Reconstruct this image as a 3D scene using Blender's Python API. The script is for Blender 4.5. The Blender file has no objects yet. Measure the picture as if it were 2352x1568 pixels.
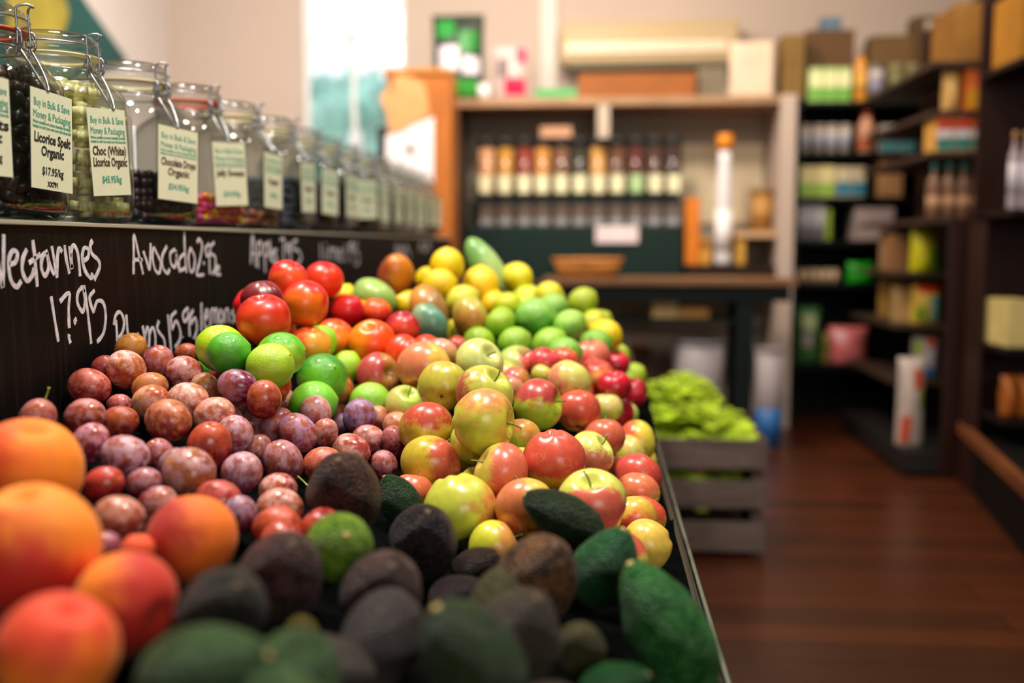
import bpy, bmesh, math, random
from mathutils import Vector, Matrix, Euler, Quaternion
from mathutils import noise as mnoise
random.seed(7)
sc = bpy.context.scene
COL = sc.collection
# ------------------------------------------------------------------ camera
FPX = 35/36*2352
PSI = math.atan((1370-1176)/FPX); TH = math.atan((784-560)/FPX)
CF = Vector((-math.sin(PSI)*math.cos(TH), math.cos(PSI)*math.cos(TH), -math.sin(TH)))
CR = Vector((math.cos(PSI), math.sin(PSI), 0)); CU = CR.cross(CF)
CC = Vector((0, 0, 1.10))
cd = bpy.data.cameras.new('camera'); cam = bpy.data.objects.new('camera', cd); COL.objects.link(cam)
cam.matrix_world = Matrix(((CR.x, CU.x, -CF.x, 0), (CR.y, CU.y, -CF.y, 0), (CR.z, CU.z, -CF.z, 1.10), (0, 0, 0, 1)))
cd.lens = 35; cd.sensor_width = 36; cd.clip_start = .05; cd.clip_end = 60
cd.dof.use_dof = True; cd.dof.focus_distance = 1.33; cd.dof.aperture_fstop = 1.7
sc.camera = cam
# ------------------------------------------------------------------ world, colour management, lights
w = bpy.data.worlds.new('world'); sc.world = w; w.use_nodes = True
w.node_tree.nodes['Background'].inputs[0].default_value = (.93, .96, 1.0, 1)
w.node_tree.nodes['Background'].inputs[1].default_value = 1.5
sc.cycles.transparent_max_bounces = 96; sc.cycles.max_bounces = 10
vs = sc.view_settings
vs.view_transform = 'Standard'; vs.look = 'None'; vs.exposure = 0.0; vs.gamma = 1; vs.use_curve_mapping = False
def area(name, loc, target, sx, sy, power, color=(1, .93, .84)):
    ld = bpy.data.lights.new(name, 'AREA'); ld.shape = 'RECTANGLE'; ld.size = sx; ld.size_y = sy
    ld.energy = power; ld.color = color
    o = bpy.data.objects.new(name, ld); COL.objects.link(o); o.location = loc
    o.rotation_euler = (Vector(target)-Vector(loc)).to_track_quat('-Z', 'Y').to_euler()
    return o
area('unseen_overhead_light', (-.95, 1.75, 2.9), (-.3, 1.3, .8), .28, .28, 50)
area('unseen_overhead_light', (.15, 1.15, 3.0), (-.2, 1.2, .8), .28, .28, 50)
area('front_fill_light', (1.3, -2.2, 2.0), (-.2, 1.2, .8), 1.8, 1.3, 42, (1, .96, .92))  # unseen area fill added behind the camera, not a modelled window
area('unseen_overhead_light', (-1.9, 4.6, 3.0), (-2.2, 6.2, 1.7), .8, .5, 40)  # area light added to brighten the beige walls at the back left
area('unseen_overhead_light', (-.2, 4.6, 3.05), (-.3, 6.2, 1.4), .8, .5, 66, (1, .86, .7))
area('unseen_overhead_light', (1.6, 4.4, 3.05), (1.6, 6.0, 1.2), .6, .4, 22, (1, .86, .68))
area('unseen_overhead_light', (.9, 2.7, 3.1), (.45, 3.6, .5), .3, .3, 22, (1, .9, .76))  # extra light added over the crate to brighten the greens
# ------------------------------------------------------------------ picking real places from measured directions
def ray(px, py): return CF + CR*((px-1176)/FPX) + CU*((784-py)/FPX)
def atY(px, py, Y): r = ray(px, py); return CC + r*(Y/r.y)
def atX(px, py, X): r = ray(px, py); return CC + r*(X/r.x)
def atZ(px, py, Z): r = ray(px, py); return CC + r*((Z-1.10)/r.z)
# ------------------------------------------------------------------ helpers
def lin(h):
    if not isinstance(h, str): return tuple(h)
    v = [int(h[i:i+2], 16)/255 for i in (0, 2, 4)]
    return tuple(c/12.92 if c <= .04045 else ((c+.055)/1.055)**2.4 for c in v)
_m = {}
def mat(col, rough=.5, spec=.5, metal=0, noise=0, scale=20, bump=0, emis=0, sheen=0, coat=0, stretch=None):
    key = (str(col), rough, spec, metal, noise, scale, bump, emis, sheen, coat, stretch)
    if key in _m: return _m[key]
    m = bpy.data.materials.new('surface'); m.use_nodes = True; nt = m.node_tree; b = nt.nodes['Principled BSDF']
    c = lin(col)
    b.inputs['Base Color'].default_value = (*c, 1); b.inputs['Roughness'].default_value = rough
    b.inputs['Specular IOR Level'].default_value = spec; b.inputs['Metallic'].default_value = metal
    b.inputs['Coat Weight'].default_value = coat
    if sheen: b.inputs['Sheen Weight'].default_value = sheen
    if emis: b.inputs['Emission Color'].default_value = (*c, 1); b.inputs['Emission Strength'].default_value = emis
    if noise or bump:
        tc = nt.nodes.new('ShaderNodeTexCoord'); mp = nt.nodes.new('ShaderNodeMapping'); n = nt.nodes.new('ShaderNodeTexNoise')
        if stretch: mp.inputs['Scale'].default_value = stretch
        n.inputs['Scale'].default_value = scale; n.inputs['Detail'].default_value = 5
        nt.links.new(tc.outputs['Object'], mp.inputs[0]); nt.links.new(mp.outputs[0], n.inputs['Vector'])
        if noise:
            mx = nt.nodes.new('ShaderNodeMix'); mx.data_type = 'RGBA'; mr = nt.nodes.new('ShaderNodeMapRange')
            mr.inputs[1].default_value = .3; mr.inputs[2].default_value = .7
            nt.links.new(n.outputs[0], mr.inputs[0]); nt.links.new(mr.outputs[0], mx.inputs[0])
            mx.inputs[6].default_value = (*[x*(1-noise) for x in c], 1); mx.inputs[7].default_value = (*[min(1, x*(1+noise)) for x in c], 1)
            nt.links.new(mx.outputs[2], b.inputs['Base Color'])
        if bump:
            bp = nt.nodes.new('ShaderNodeBump'); bp.inputs['Strength'].default_value = bump; bp.inputs['Distance'].default_value = .004
            nt.links.new(n.outputs[0], bp.inputs['Height']); nt.links.new(bp.outputs[0], b.inputs['Normal'])
    _m[key] = m; return m
def obj(name, bm, m, parent=None, smooth=False, mats=None):
    me = bpy.data.meshes.new(name); bm.normal_update(); bm.to_mesh(me); bm.free()
    for q in (mats or [m]): me.materials.append(q)
    if smooth: me.polygons.foreach_set('use_smooth', [True]*len(me.polygons))
    o = bpy.data.objects.new(name, me); COL.objects.link(o)
    if parent: o.parent = parent
    return o
def tag(o, label=None, cat=None, group=None, kind=None):
    for k, v in (('label', label), ('category', cat), ('group', group), ('kind', kind)):
        if v: o[k] = v
    return o
def thing(name, label, cat, loc=(0, 0, 0), rz=0, group=None):
    o = bpy.data.objects.new(name, None); COL.objects.link(o); o.location = loc; o.rotation_euler = (0, 0, rz)
    o.empty_display_size = .02
    return tag(o, label, cat, group)
def copy_tree(o, parent=None):
    c = o.copy(); COL.objects.link(c); c.parent = parent
    for ch in list(o.children): copy_tree(ch, c)
    return c
def box(bm, x0, x1, y0, y1, z0, z1, bev=0, M=None):
    r = bmesh.ops.create_cube(bm, size=1); vs_ = r['verts']
    T = Matrix.Translation(((x0+x1)/2, (y0+y1)/2, (z0+z1)/2)) @ Matrix.Diagonal((abs(x1-x0), abs(y1-y0), abs(z1-z0), 1))
    if M: T = M @ T
    bmesh.ops.transform(bm, matrix=T, verts=vs_)
    if bev:
        ed = list({e for v in vs_ for e in v.link_edges})
        bmesh.ops.bevel(bm, geom=ed, offset=bev, segments=2, affect='EDGES', profile=.6)
    return bm
def B(*a, **k): return box(bmesh.new(), *a, **k)
def struct(name, bm, m): return tag(obj(name, bm, m), kind='structure')
def lathe(prof, n=32, bm=None, loc=(0, 0, 0)):
    bm = bm or bmesh.new(); rings = []
    for r, z in prof:
        if r < 1e-6: rings.append([bm.verts.new((loc[0], loc[1], loc[2]+z))])
        else: rings.append([bm.verts.new((loc[0]+r*math.cos(2*math.pi*k/n), loc[1]+r*math.sin(2*math.pi*k/n), loc[2]+z)) for k in range(n)])
    skin(bm, rings, n); return bm
def skin(bm, rings, n):
    for a, b in zip(rings[:-1], rings[1:]):
        for k in range(n):
            k2 = (k+1) % n
            if len(a) == 1 and len(b) == 1: continue
            if len(a) == 1: f = (a[0], b[k], b[k2])
            elif len(b) == 1: f = (a[k], b[0], a[k2])
            else: f = (a[k], b[k], b[k2], a[k2])
            try: bm.faces.new(f)
            except ValueError: pass
    bmesh.ops.recalc_face_normals(bm, faces=bm.faces)
def tube(bm, pts, r, n=8, closed=False, taper=None):
    pts = [Vector(p) for p in pts]; N = len(pts); rings = []
    for i, p in enumerate(pts):
        if closed: t = pts[(i+1) % N]-pts[i-1]
        else: t = pts[min(i+1, N-1)]-pts[max(i-1, 0)]
        t.normalize(); q = t.to_track_quat('Z', 'Y'); rr = r if taper is None else r*taper[i]
        rings.append([bm.verts.new(p + q @ Vector((rr*math.cos(2*math.pi*k/n), rr*math.sin(2*math.pi*k/n), 0))) for k in range(n)])
    # keep the twist small
    for a, b in zip(rings[:-1], rings[1:]):
        best = min(range(n), key=lambda s: sum((b[(k+s) % n].co-a[k].co).length for k in range(0, n, 2)))
        b[:] = b[best:]+b[:best]
    seq = list(zip(rings[:-1], rings[1:]))
    for a, b in seq:
        for k in range(n): bm.faces.new((a[k], a[(k+1) % n], b[(k+1) % n], b[k]))
    if closed:
        a, b = rings[-1], rings[0]; best = min(range(n), key=lambda s: sum((b[(k+s) % n].co-a[k].co).length for k in range(n)))
        b = b[best:]+b[:best]
        for k in range(n): bm.faces.new((a[k], a[(k+1) % n], b[(k+1) % n], b[k]))
    else:
        bm.faces.new(rings[0][::-1]); bm.faces.new(rings[-1])
    bmesh.ops.recalc_face_normals(bm, faces=bm.faces)
    return bm
def spline(pts, k=6):
    pts = [Vector(p) for p in pts]; out = []
    for i in range(len(pts)-1):
        p0, p1, p2, p3 = pts[max(i-1, 0)], pts[i], pts[i+1], pts[min(i+2, len(pts)-1)]
        for j in range(k):
            t = j/k
            out.append(.5*((2*p1)+(p2-p0)*t+(2*p0-5*p1+4*p2-p3)*t*t+(3*p1-p0-3*p2+p3)*t**3))
    out.append(pts[-1]); return out
def prism(pts, d):
    """a flat outline of world points given the thickness vector d"""
    bm = bmesh.new(); d = Vector(d); a = [bm.verts.new(p) for p in pts]; b = [bm.verts.new(Vector(p)+d) for p in pts]; n = len(a)
    bm.faces.new(a); bm.faces.new(b[::-1])
    for i in range(n): bm.faces.new((a[i], b[i], b[(i+1) % n], a[(i+1) % n]))
    bmesh.ops.recalc_face_normals(bm, faces=bm.faces); return bm
# ------------------------------------------------------------------ the room
def plank_mat():
    m = bpy.data.materials.new('floor_boards'); m.use_nodes = True; nt = m.node_tree; b = nt.nodes['Principled BSDF']
    tc = nt.nodes.new('ShaderNodeTexCoord'); br = nt.nodes.new('ShaderNodeTexBrick')
    br.inputs['Scale'].default_value = 1; br.inputs['Brick Width'].default_value = 2.4; br.inputs['Row Height'].default_value = .13
    br.inputs['Mortar Size'].default_value = .003; br.inputs['Color1'].default_value = (*lin('40200F'), 1); br.inputs['Color2'].default_value = (*lin('5C2C14'), 1)
    br.inputs['Mortar'].default_value = (*lin('180A06'), 1)
    no = nt.nodes.new('ShaderNodeTexNoise'); mp = nt.nodes.new('ShaderNodeMapping'); mp.inputs['Scale'].default_value = (1.5, 22, 1); no.inputs['Scale'].default_value = 3; no.inputs['Detail'].default_value = 6
    mx = nt.nodes.new('ShaderNodeMix'); mx.data_type = 'RGBA'; mx.blend_type = 'MULTIPLY'; mx.inputs[0].default_value = .8
    rp = nt.nodes.new('ShaderNodeValToRGB'); rp.color_ramp.elements[0].color = (.35, .3, .28, 1); rp.color_ramp.elements[1].color = (1.2, 1.1, 1, 1)
    L = nt.links.new
    L(tc.outputs['Object'], br.inputs[0]); L(tc.outputs['Object'], mp.inputs[0]); L(mp.outputs[0], no.inputs['Vector']); L(no.outputs[0], rp.inputs[0])
    L(br.outputs[0], mx.inputs[6]); L(rp.outputs[0], mx.inputs[7]); L(mx.outputs[2], b.inputs['Base Color'])
    b.inputs['Roughness'].default_value = .34; return m
struct('floor', B(-3, 4.2, -3, 7, -.06, 0), plank_mat())
struct('ceiling', B(-3, 4.2, -3, 7, 3.3, 3.36), mat('E4DCD0', .9))
WB = 6.9; wallm = mat('C0AEA2', .8, noise=.03, scale=2)
wl, wr = atY(692, 0, WB).x, atY(930, 0, WB).x; wz0, wz1 = 1.0, 3.05
bm = bmesh.new(); box(bm, -3, wl, WB, WB+.16, 0, 3.3); box(bm, wr, 4.2, WB, WB+.16, 0, 3.3); box(bm, wl, wr, WB, WB+.16, 0, wz0); box(bm, wl, wr, WB, WB+.16, wz1, 3.3)
struct('wall_back', bm, wallm)
struct('wall_left', B(-3.06, -3, -3, 7, 0, 3.3), mat('D8CECA', .8, noise=.03, scale=2))
struct('wall_right', B(4.2, 4.26, -3, 7, 0, 3.3), mat('8C7C6C', .8))
struct('wall_front', B(-3, 4.2, -3.06, -3, 0, 3.3), mat('A89C90', .8))
xp = atY(1262, 0, WB).x
struct('trim_1', B(xp-.06, xp+.05, WB-.03, WB+.0, 0, 3.3, bev=.006), mat('DCD2CC', .6))
wf = thing('window_1', None, None); wf['kind'] = 'structure'; del_ = None
fm = mat('ECECEC', .5)
bm = bmesh.new()
for x0, x1, z0, z1 in ((wl, wl+.03, wz0, wz1), (wr-.03, wr, wz0, wz1), (wl, wr, wz0, wz0+.05), (wl, wr, wz1-.05, wz1)): box(bm, x0, x1, WB+.03, WB+.10, z0, z1, bev=.004)
obj('window_frame', bm, fm, wf)
xm = atY(806, 0, WB).x; zb = atY(800, 86, WB).z
bm = bmesh.new(); box(bm, xm-.014, xm+.014, WB+.04, WB+.09, wz0+.04, wz1-.04); box(bm, wl+.02, wr-.02, WB+.04, WB+.09, zb-.02, zb+.02); obj('glazing_bar', bm, fm, wf)
def glass_mat(name='clear_glass', tint=(.93, .97, .95), ior=1.45, rough=.02, edge=0):
    m = bpy.data.materials.new(name); m.use_nodes = True; nt = m.node_tree; nt.nodes.clear(); N = nt.nodes.new; L = nt.links.new
    out = N('ShaderNodeOutputMaterial'); t = N('ShaderNodeBsdfTransparent'); g = N('ShaderNodeBsdfGlossy'); mx = N('ShaderNodeMixShader'); lf = N('ShaderNodeLayerWeight'); lf.inputs[0].default_value = .5; pw = N('ShaderNodeMath'); pw.operation = 'POWER'; pw.inputs[1].default_value = 4; fr = N('ShaderNodeMath'); fr.operation = 'MULTIPLY_ADD'; fr.inputs[1].default_value = .8; fr.inputs[2].default_value = ((ior-1)/(ior+1))**2*1.6; L(lf.outputs['Facing'], pw.inputs[0]); L(pw.outputs[0], fr.inputs[0])
    t.inputs[0].default_value = (*tint, 1); g.inputs[1].default_value = rough
    L(fr.outputs[0], mx.inputs[0]); L(t.outputs[0], mx.inputs[1]); L(g.outputs[0], mx.inputs[2]); L(mx.outputs[0], out.inputs[0])
    if edge:
        lw = N('ShaderNodeLayerWeight'); lw.inputs[0].default_value = .35; mc = N('ShaderNodeMix'); mc.data_type = 'RGBA'
        mc.inputs[6].default_value = (*tint, 1); mc.inputs[7].default_value = (edge*.95, edge, edge*.97, 1)
        L(lw.outputs['Facing'], mc.inputs[0]); L(mc.outputs[2], t.inputs[0])
    return m
obj('pane', B(wl+.02, wr-.02, WB+.06, WB+.066, wz0+.04, wz1-.04), glass_mat('window_glass', (.97, .99, .98)), wf)
# the garden outside the window
tag(obj('lawn', B(-9, 6, 7.1, 8.55, -.3, -.2), mat('7FA060', .9)), 'strip of lawn outside the window', 'grass', kind='stuff')
def blobs(bm, pts, sub=3, amp=.25, fr=3):
    for p, s in pts:
        r = bmesh.ops.create_icosphere(bm, subdivisions=sub, radius=1)
        for v in r['verts']:
            d = v.co.normalized(); k = 1+amp*mnoise.noise(d*fr+Vector(p))+amp*.6*mnoise.noise(d*fr*3+Vector(p)*2)
            v.co = Vector(p)+Vector((d.x*s[0], d.y*s[1], d.z*s[2]))*k
pts = [((-6+.5*i+random.uniform(-.15, .15), 9.8+random.uniform(-.3, .4), zz_+random.uniform(-.15, .2)), (.62, .6, .85)) for i in range(14) for zz_ in (.8, 1.7)]
bm = bmesh.new(); blobs(bm, pts, 4, .5, 3.5)
tag(obj('hedge', bm, mat('B0E2D2', .8, noise=.4, scale=3), smooth=True), 'minty green garden hedge seen through the tall window', 'hedge')
p = atY(818, 300, 8.2)
tag(obj('garden_post', lathe([(0, 0), (.07, 0), (.07, p.z+.10), (.05, p.z+.2), (0, p.z+.22)], 16, loc=(p.x, 8.2, -.2)), mat('F4F4FA', .5), smooth=True), 'white post in front of the hedge outside the window', 'post')
# teal and yellow banner on the left wall
def LW(px, py): return atX(px, py, -2.985)
ba = thing('wall_banner', 'dark teal banner with yellow patch and slanting edge on the left wall, behind the jars', 'banner')
obj('cloth', prism([LW(-60, -120), LW(108, -120), LW(190, 0), LW(290, 140), LW(-60, 260)], (.012, 0, 0)), mat('17504C', .7, noise=.2, scale=3), ba)
q = [LW(x, y)+Vector((.014, 0, 0)) for x, y in ((20, -100), (70, -60), (128, -20), (150, 30), (128, 85), (60, 110), (10, 60))]
obj('yellow_patch', prism(spline(q+[q[0]], 4)[:-1], (.006, 0, 0)), mat('9C8C30', .7, noise=.3, scale=5), ba)

FRUITS = [
["plum",[-0.659,1.356,0.9504],0.0218,[0.61,-0.187,0.844],"B0701C","C08A40","u","smooth golden-brown plum topping the plum heap, against the blackboard"],
["plum",[-0.6277,1.2771,0.932],0.0254,[0.011,-0.656,0.644],"B8682E","E0B0AC","u","round golden plum thick with pale bloom, before the topmost plum"],
["plum",[-0.6163,1.348,0.9324],0.0233,[0.349,-0.356,0.905],"8E3420","C07884","r","dark russet round plum right of the topmost golden plum"],
["plum",[-0.5697,1.3314,0.9209],0.0237,[-0.413,-0.605,0.46],"9C4440","CC9A9C","u","speckled rosy plum with frosty bloom beneath the small dark red plum"],
["plum",[-0.6217,1.4601,0.9337],0.0156,[1.01,-0.207,0.356],"8A2A1A","B05040","u","small dark red plum peeping up between blackboard and limes"],
["plum",[-0.6669,1.2921,0.9339],0.0152,[0.826,-0.028,0.65],"8C2038","B04858","u","crimson plum half hidden behind the bloom-covered golden plum"],
["plum",[-0.6561,1.2325,0.9151],0.0243,[1.028,-0.182,-0.295],"9A2830","C86A5C","u","long red plum lying at the left end of the top plum row"],
["plum",[-0.5883,1.2619,0.9105],0.0204,[0.96,0.107,0.258],"A87024","B87050","u","golden plum in shade under the round bloom-covered plum"],
["plum",[-0.5702,1.2243,0.8981],0.0217,[1.02,-0.201,0.37],"C88040","D8A090","l","tan-orange oval plum with soft bloom below the shaded golden plum"],
["plum",[-0.524,1.2314,0.8987],0.0234,[1.04,-0.089,-0.111],"C07858","E4B8B4","u","large oval plum with chalky pink top beside the gold-speckled plum"],
["plum",[-0.5335,1.3115,0.9034],0.0194,[-0.197,-0.088,0.971],"A87818","C89890","l","upright plum with pink speckled head and gold flank beside a purple oval plum"],
["plum",[-0.6174,1.2333,0.8914],0.0146,[1.072,-0.208,0.214],"98303C","C07078","u","rosy plum half hidden between the red long plum and the tan-orange one"],
["plum",[-0.6316,1.0683,0.902],0.0207,[0.333,-0.034,0.974],"90402E","B87074","u","plum with a green stem standing up, leftmost in the heap"],
["plum",[-0.6029,1.1186,0.8961],0.0218,[1.044,-0.265,0.375],"8A3430","BC7C80","u","mauve-red plum with an orange right shoulder, next right of the stemmed plum"],
["plum",[-0.5766,1.1512,0.8839],0.0202,[1.042,-0.055,0.199],"7C2414","A84A3C","u","dark brown-red glossy plum in front of the half hidden rosy plum"],
["plum",[-0.5165,1.1542,0.8864],0.0264,[0.912,-0.66,-0.091],"903C30","C8805C","u","fat brown-red plum with a ringed yellow stem scar on its right"],
["plum",[-0.4818,1.2112,0.8829],0.0241,[0.963,-0.124,0.449],"B8704C","DDA8A0","u","orange-pink plum with streaky bloom right of the fat ring-scarred plum"],
["plum",[-0.5597,1.0472,0.8793],0.021,[0.62,-0.178,0.872],"8C3048","C88CA0","u","lilac-rose plum with a yellow cheek left of the dusty mauve one"],
["plum",[-0.5148,1.0366,0.8677],0.0237,[1.073,-0.238,-0.095],"8A4450","C4A0B4","u","big dusty mauve plum with a lilac flash on its right shoulder"],
["plum",[-0.5015,1.0931,0.8573],0.0176,[-0.097,-0.391,0.909],"802838","B87888","u","wine-dark plum with a tiny gold scar behind the big dusty mauve plum"],
["plum",[-0.4699,1.2644,0.9139],0.0226,[1.021,-0.1,-0.18],"6E2040","9C7490","l","purple oval plum lying in front of the limes, mauve bloom on its left"],
["plum",[-0.5444,1.3957,0.9083],0.0159,[0.934,0.113,0.34],"78202E","98404C","u","dark wine plum hidden behind the purple oval plum"],
["plum",[-0.4287,1.2477,0.8991],0.0224,[-0.038,-0.074,1.003],"8E2A1E","B85A40","u","smooth upright brick-red plum with a single bright glint"],
["plum",[-0.4798,1.471,0.8816],0.0171,[-0.29,-0.102,0.945],"703048","A07890","u","purple plum edge showing behind the upright brick-red plum"],
["plum",[-0.4645,1.443,0.8648],0.0176,[-0.181,0.081,0.98],"A05030","C09080","u","coppery plum squeezed behind the right side of the brick-red plum"],
["plum",[-0.5063,1.3401,0.8744],0.0171,[1.028,-0.095,-0.143],"C8883C","D8B080","u","small gold plum glimpsed below the purple oval plum"],
["plum",[-0.4745,1.3261,0.8496],0.0186,[0.009,-0.393,0.936],"84203A","BC8CA8","r","crimson plum with frosted right side below the brick-red plum"],
["plum",[-0.4333,1.3135,0.8526],0.0229,[0.418,-0.207,0.939],"A85038","B888A0","l","orange-brown plum mostly behind the lilac-shouldered plum"],
["plum",[-0.3962,1.2816,0.849],0.0242,[-0.587,-0.143,0.783],"96483C","B48CB4","u","plum with lilac shoulder and orange belly left of the pale frosted plum"],
["plum",[-0.3968,1.3715,0.8607],0.0226,[-0.02,-0.404,0.931],"C07860","CCA8B8","u","pale frosted plum with an apricot patch near the lowest limes"],
["plum",[-0.3763,1.3417,0.8379],0.0185,[0.552,-0.205,0.873],"984034","C08C8C","u","small rusty plum under the pale frosted plum"],
["plum",[-0.3548,1.4604,0.8396],0.0253,[0.118,-0.064,1.006],"683058","9C88B8","u","violet plum with a pale stripe down its middle"],
["plum",[-0.393,1.4978,0.8208],0.0159,[0.165,0.11,0.98],"58304C","8880A0","u","blackish violet plum behind the striped violet plum"],
["plum",[-0.3355,1.4992,0.8317],0.0171,[0.029,-0.071,1.01],"B06030","CC9880","u","orange mottled plum behind the right side of the striped violet plum"],
["plum",[-0.417,1.5659,0.8288],0.0161,[0.996,0.085,0.0],"C86830","D08850","u","plain orange plum top between the frosted plum and striped violet plum"],
["plum",[-0.3331,1.4251,0.8122],0.0225,[1.0,-0.264,-0.096],"A04844","CC9698","u","rosy oval plum touching the bottom of the striped violet plum"],
["plum",[-0.2919,1.4087,0.8142],0.0201,[-0.102,-0.252,0.988],"7C1C30","B06878","u","glossy crimson plum against the orange-red russet apple"],
["plum",[-0.2941,1.3488,0.7922],0.0188,[-0.256,-0.268,0.953],"88283C","C08C98","u","lowest crimson plum of the right corner, above the dark green avocado"],
["plum",[-0.3402,1.3464,0.8123],0.0242,[0.965,-0.281,-0.25],"B05848","DDA898","l","orange-pink plum with light frosted left tip under the rosy oval one"],
["plum",[-0.3518,1.2454,0.8148],0.023,[1.011,-0.065,0.208],"B84C34","CC8078","u","wide coral plum half covered by the topmost brown avocado"],
["plum",[-0.3885,1.1945,0.8283],0.0247,[-0.291,-0.1,0.958],"7C3444","BC8898","u","tall mauve plum with a short yellow-green stem at its right"],
["plum",[-0.4332,1.2342,0.8358],0.018,[-0.008,0.097,0.995],"94502C","B07880","u","brownish plum hidden behind the left side of the tall mauve plum"],
["plum",[-0.4104,1.1078,0.8342],0.0236,[0.594,-0.491,0.801],"94586C","C8A4B4","u","palest pinkish-grey plum left of the tall mauve plum"],
["plum",[-0.3663,1.1051,0.8161],0.0197,[1.025,-0.221,0.243],"B0583C","DDB0A8","l","upper one of two pink frosted plums stacked below the tall mauve plum"],
["plum",[-0.3409,1.0342,0.8136],0.0223,[1.037,-0.243,0.005],"A85030","D0A098","u","lower one of two pink frosted plums, above the glossy red one"],
["plum",[-0.3202,0.9606,0.8141],0.0219,[1.025,-0.218,0.255],"A02C18","D05040","u","glossy red plum lowest of the plums beside the bright green avocado"],
["plum",[-0.3986,1.0045,0.8288],0.0221,[1.059,-0.229,0.083],"8C1C1C","C04048","u","crimson plum half behind the velvety peach"],
["plum",[-0.3655,0.9809,0.821],0.0177,[-0.055,-0.234,1.009],"6C2C40","A08CB0","u","dusky lilac plum between peach and the stacked frosted plums"],
["plum",[-0.4535,1.1225,0.8623],0.0259,[0.281,-0.207,0.987],"8C2014","C8442C","u","deep red round plum with orange glow in the middle of the heap"],
["plum",[-0.4457,1.1856,0.8633],0.0225,[-0.052,-0.239,0.984],"A05050","C8A4B8","u","mauve frosted plum directly behind the deep red round plum"],
["plum",[-0.4417,1.0353,0.8514],0.0276,[0.834,-0.715,-0.065],"A07038","B8909C","l","large gold and mauve plum with a bright yellow stem spot"],
["plum",[-0.4746,1.069,0.8514],0.0176,[0.491,0.126,0.862],"704050","A08090","u","shadowy mauve plum behind the yellow-spotted one"],
["plum",[-0.497,0.9533,0.8567],0.0185,[0.961,-0.181,0.543],"8C1420","C83030","u","bright blood-red plum between peaches and mauve plums"],
["plum",[-0.475,0.9965,0.848],0.0168,[1.021,-0.195,0.396],"782840","B07C8C","u","small mauve-red plum right of the blood-red plum"],
["plum",[-0.4411,0.9535,0.838],0.0177,[0.946,-0.187,0.55],"984638","D0A0A4","r","rosy brown plum with a white glare behind the velvety peach"],
["plum",[-0.4448,0.8782,0.8433],0.0218,[1.062,-0.159,-0.102],"98503C","C89080","u","broad brown-pink plum with a light tip, just above the striped peach"],
["plum",[-0.4335,0.8262,0.8321],0.0142,[0.997,-0.037,0.383],"6C2040","A05070","u","magenta-purple plum sunk between the peaches"],
["peach",[-0.5164,0.852,0.8944],0.0499,[0.329,-0.183,0.99],"EC8008","E05010","l","plain orange peach at the left edge behind the biggest peach"],
["peach",[-0.4285,0.7053,0.8684],0.0521,[0.001,-0.205,1.013],"EC8414","C42414","d","biggest peach, golden top and red middle, at the left edge"],
["peach",[-0.3343,0.574,0.846],0.0375,[0.474,-0.163,1.001],"F08008","DC4018","u","blurred orange peach in the bottom left corner"],
["peach",[-0.3482,0.6931,0.8334],0.0392,[1.026,-0.382,-0.132],"EC7C08","B82410","r","orange peach with red flame stripes beside the dark avocado"],
["peach",[-0.3616,0.8476,0.8354],0.0406,[0.563,-0.195,-0.801],"E46C10","A82418","l","velvety peach, red to orange, beside the plums and a dark avocado"],
["peach",[-0.3909,0.8034,0.8387],0.0144,[-0.008,0.097,0.995],"D8381C","E05020","u","small red-orange peach edge showing behind the striped peach"],
["avocado",[-0.2751,1.0545,0.8258],0.0426,[0.071,-0.667,0.817],"32241E","6C443A","r","matte purple-brown avocado highest in the avocado heap, touching the plums"],
["greenavocado",[-0.2409,1.1927,0.7832],0.0257,[-0.464,-0.123,0.893],"16381A","2C5A30","u","dark green avocado wedged behind the highest brown one"],
["unripeavocado",[-0.2344,0.8796,0.822],0.032,[0.459,-0.737,0.684],"5C8C20","A4CC3C","u","bright lime-green round avocado"],
["avocado",[-0.1862,1.0426,0.7777],0.0389,[0.235,-0.651,0.853],"1C181C","4A3C40","u","near-black avocado right of the bright lime-green one"],
["avocado",[-0.0539,0.9053,0.7882],0.0394,[0.359,-0.642,0.803],"3C2A22","A87850","d1.2","big bronze-brown pebbly avocado right of centre"],
["avocado",[-0.1313,1.0673,0.7434],0.0222,[0.847,-0.208,0.575],"3C2C26","4E3A30","u","brown avocado partly hidden left of the big bronze one"],
["avocado",[-0.1841,0.8308,0.7967],0.0362,[0.343,-0.736,0.758],"3E2E2E","7A5C58","u","mauve-brown avocado with a rounded top below the lime-green one"],
["avocado",[-0.1687,0.7524,0.7839],0.033,[-0.244,-0.422,-0.749],"4A4040","5E5654","u","smoky brown avocado tapering downward under the mauve-brown one"],
["avocado",[-0.0627,0.7547,0.7895],0.0362,[0.425,-0.496,0.904],"4A4434","6A5C50","u","olive-brown blurred avocado below the big bronze one"],
["greenavocado",[-0.0872,0.6813,0.8025],0.0368,[-0.435,-0.272,0.946],"2C4024","48603C","u","out of focus green avocado at the bottom centre"],
["longavocado",[-0.0331,1.0669,0.8011],0.0283,[-0.849,-0.191,0.537],"1C3014","34502C","u","dark green long avocado lying on the apples, pale scar on its tip"],
["greenavocado",[0.0101,0.9782,0.7755],0.0329,[0.458,-0.206,0.918],"1C5428","3E8450","u","bright green avocado resting under the long dark one"],
["greatavocado",[0.0663,0.8934,0.7472],0.04,[-0.48,-0.116,0.929],"1E6A26","50A050","u","largest glossy green avocado at the right rim of the display"],
["avocado",[-0.0121,0.811,0.7599],0.023,[0.008,-0.75,0.833],"4A4A28","6C6440","u","small olive speckled avocado end between the largest green and the blurred ones"],
["greenavocado",[0.0157,0.764,0.7483],0.0219,[0.916,-0.047,0.408],"145020","1E6A30","u","green avocado just cut by the bottom edge below the largest green one"],
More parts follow.
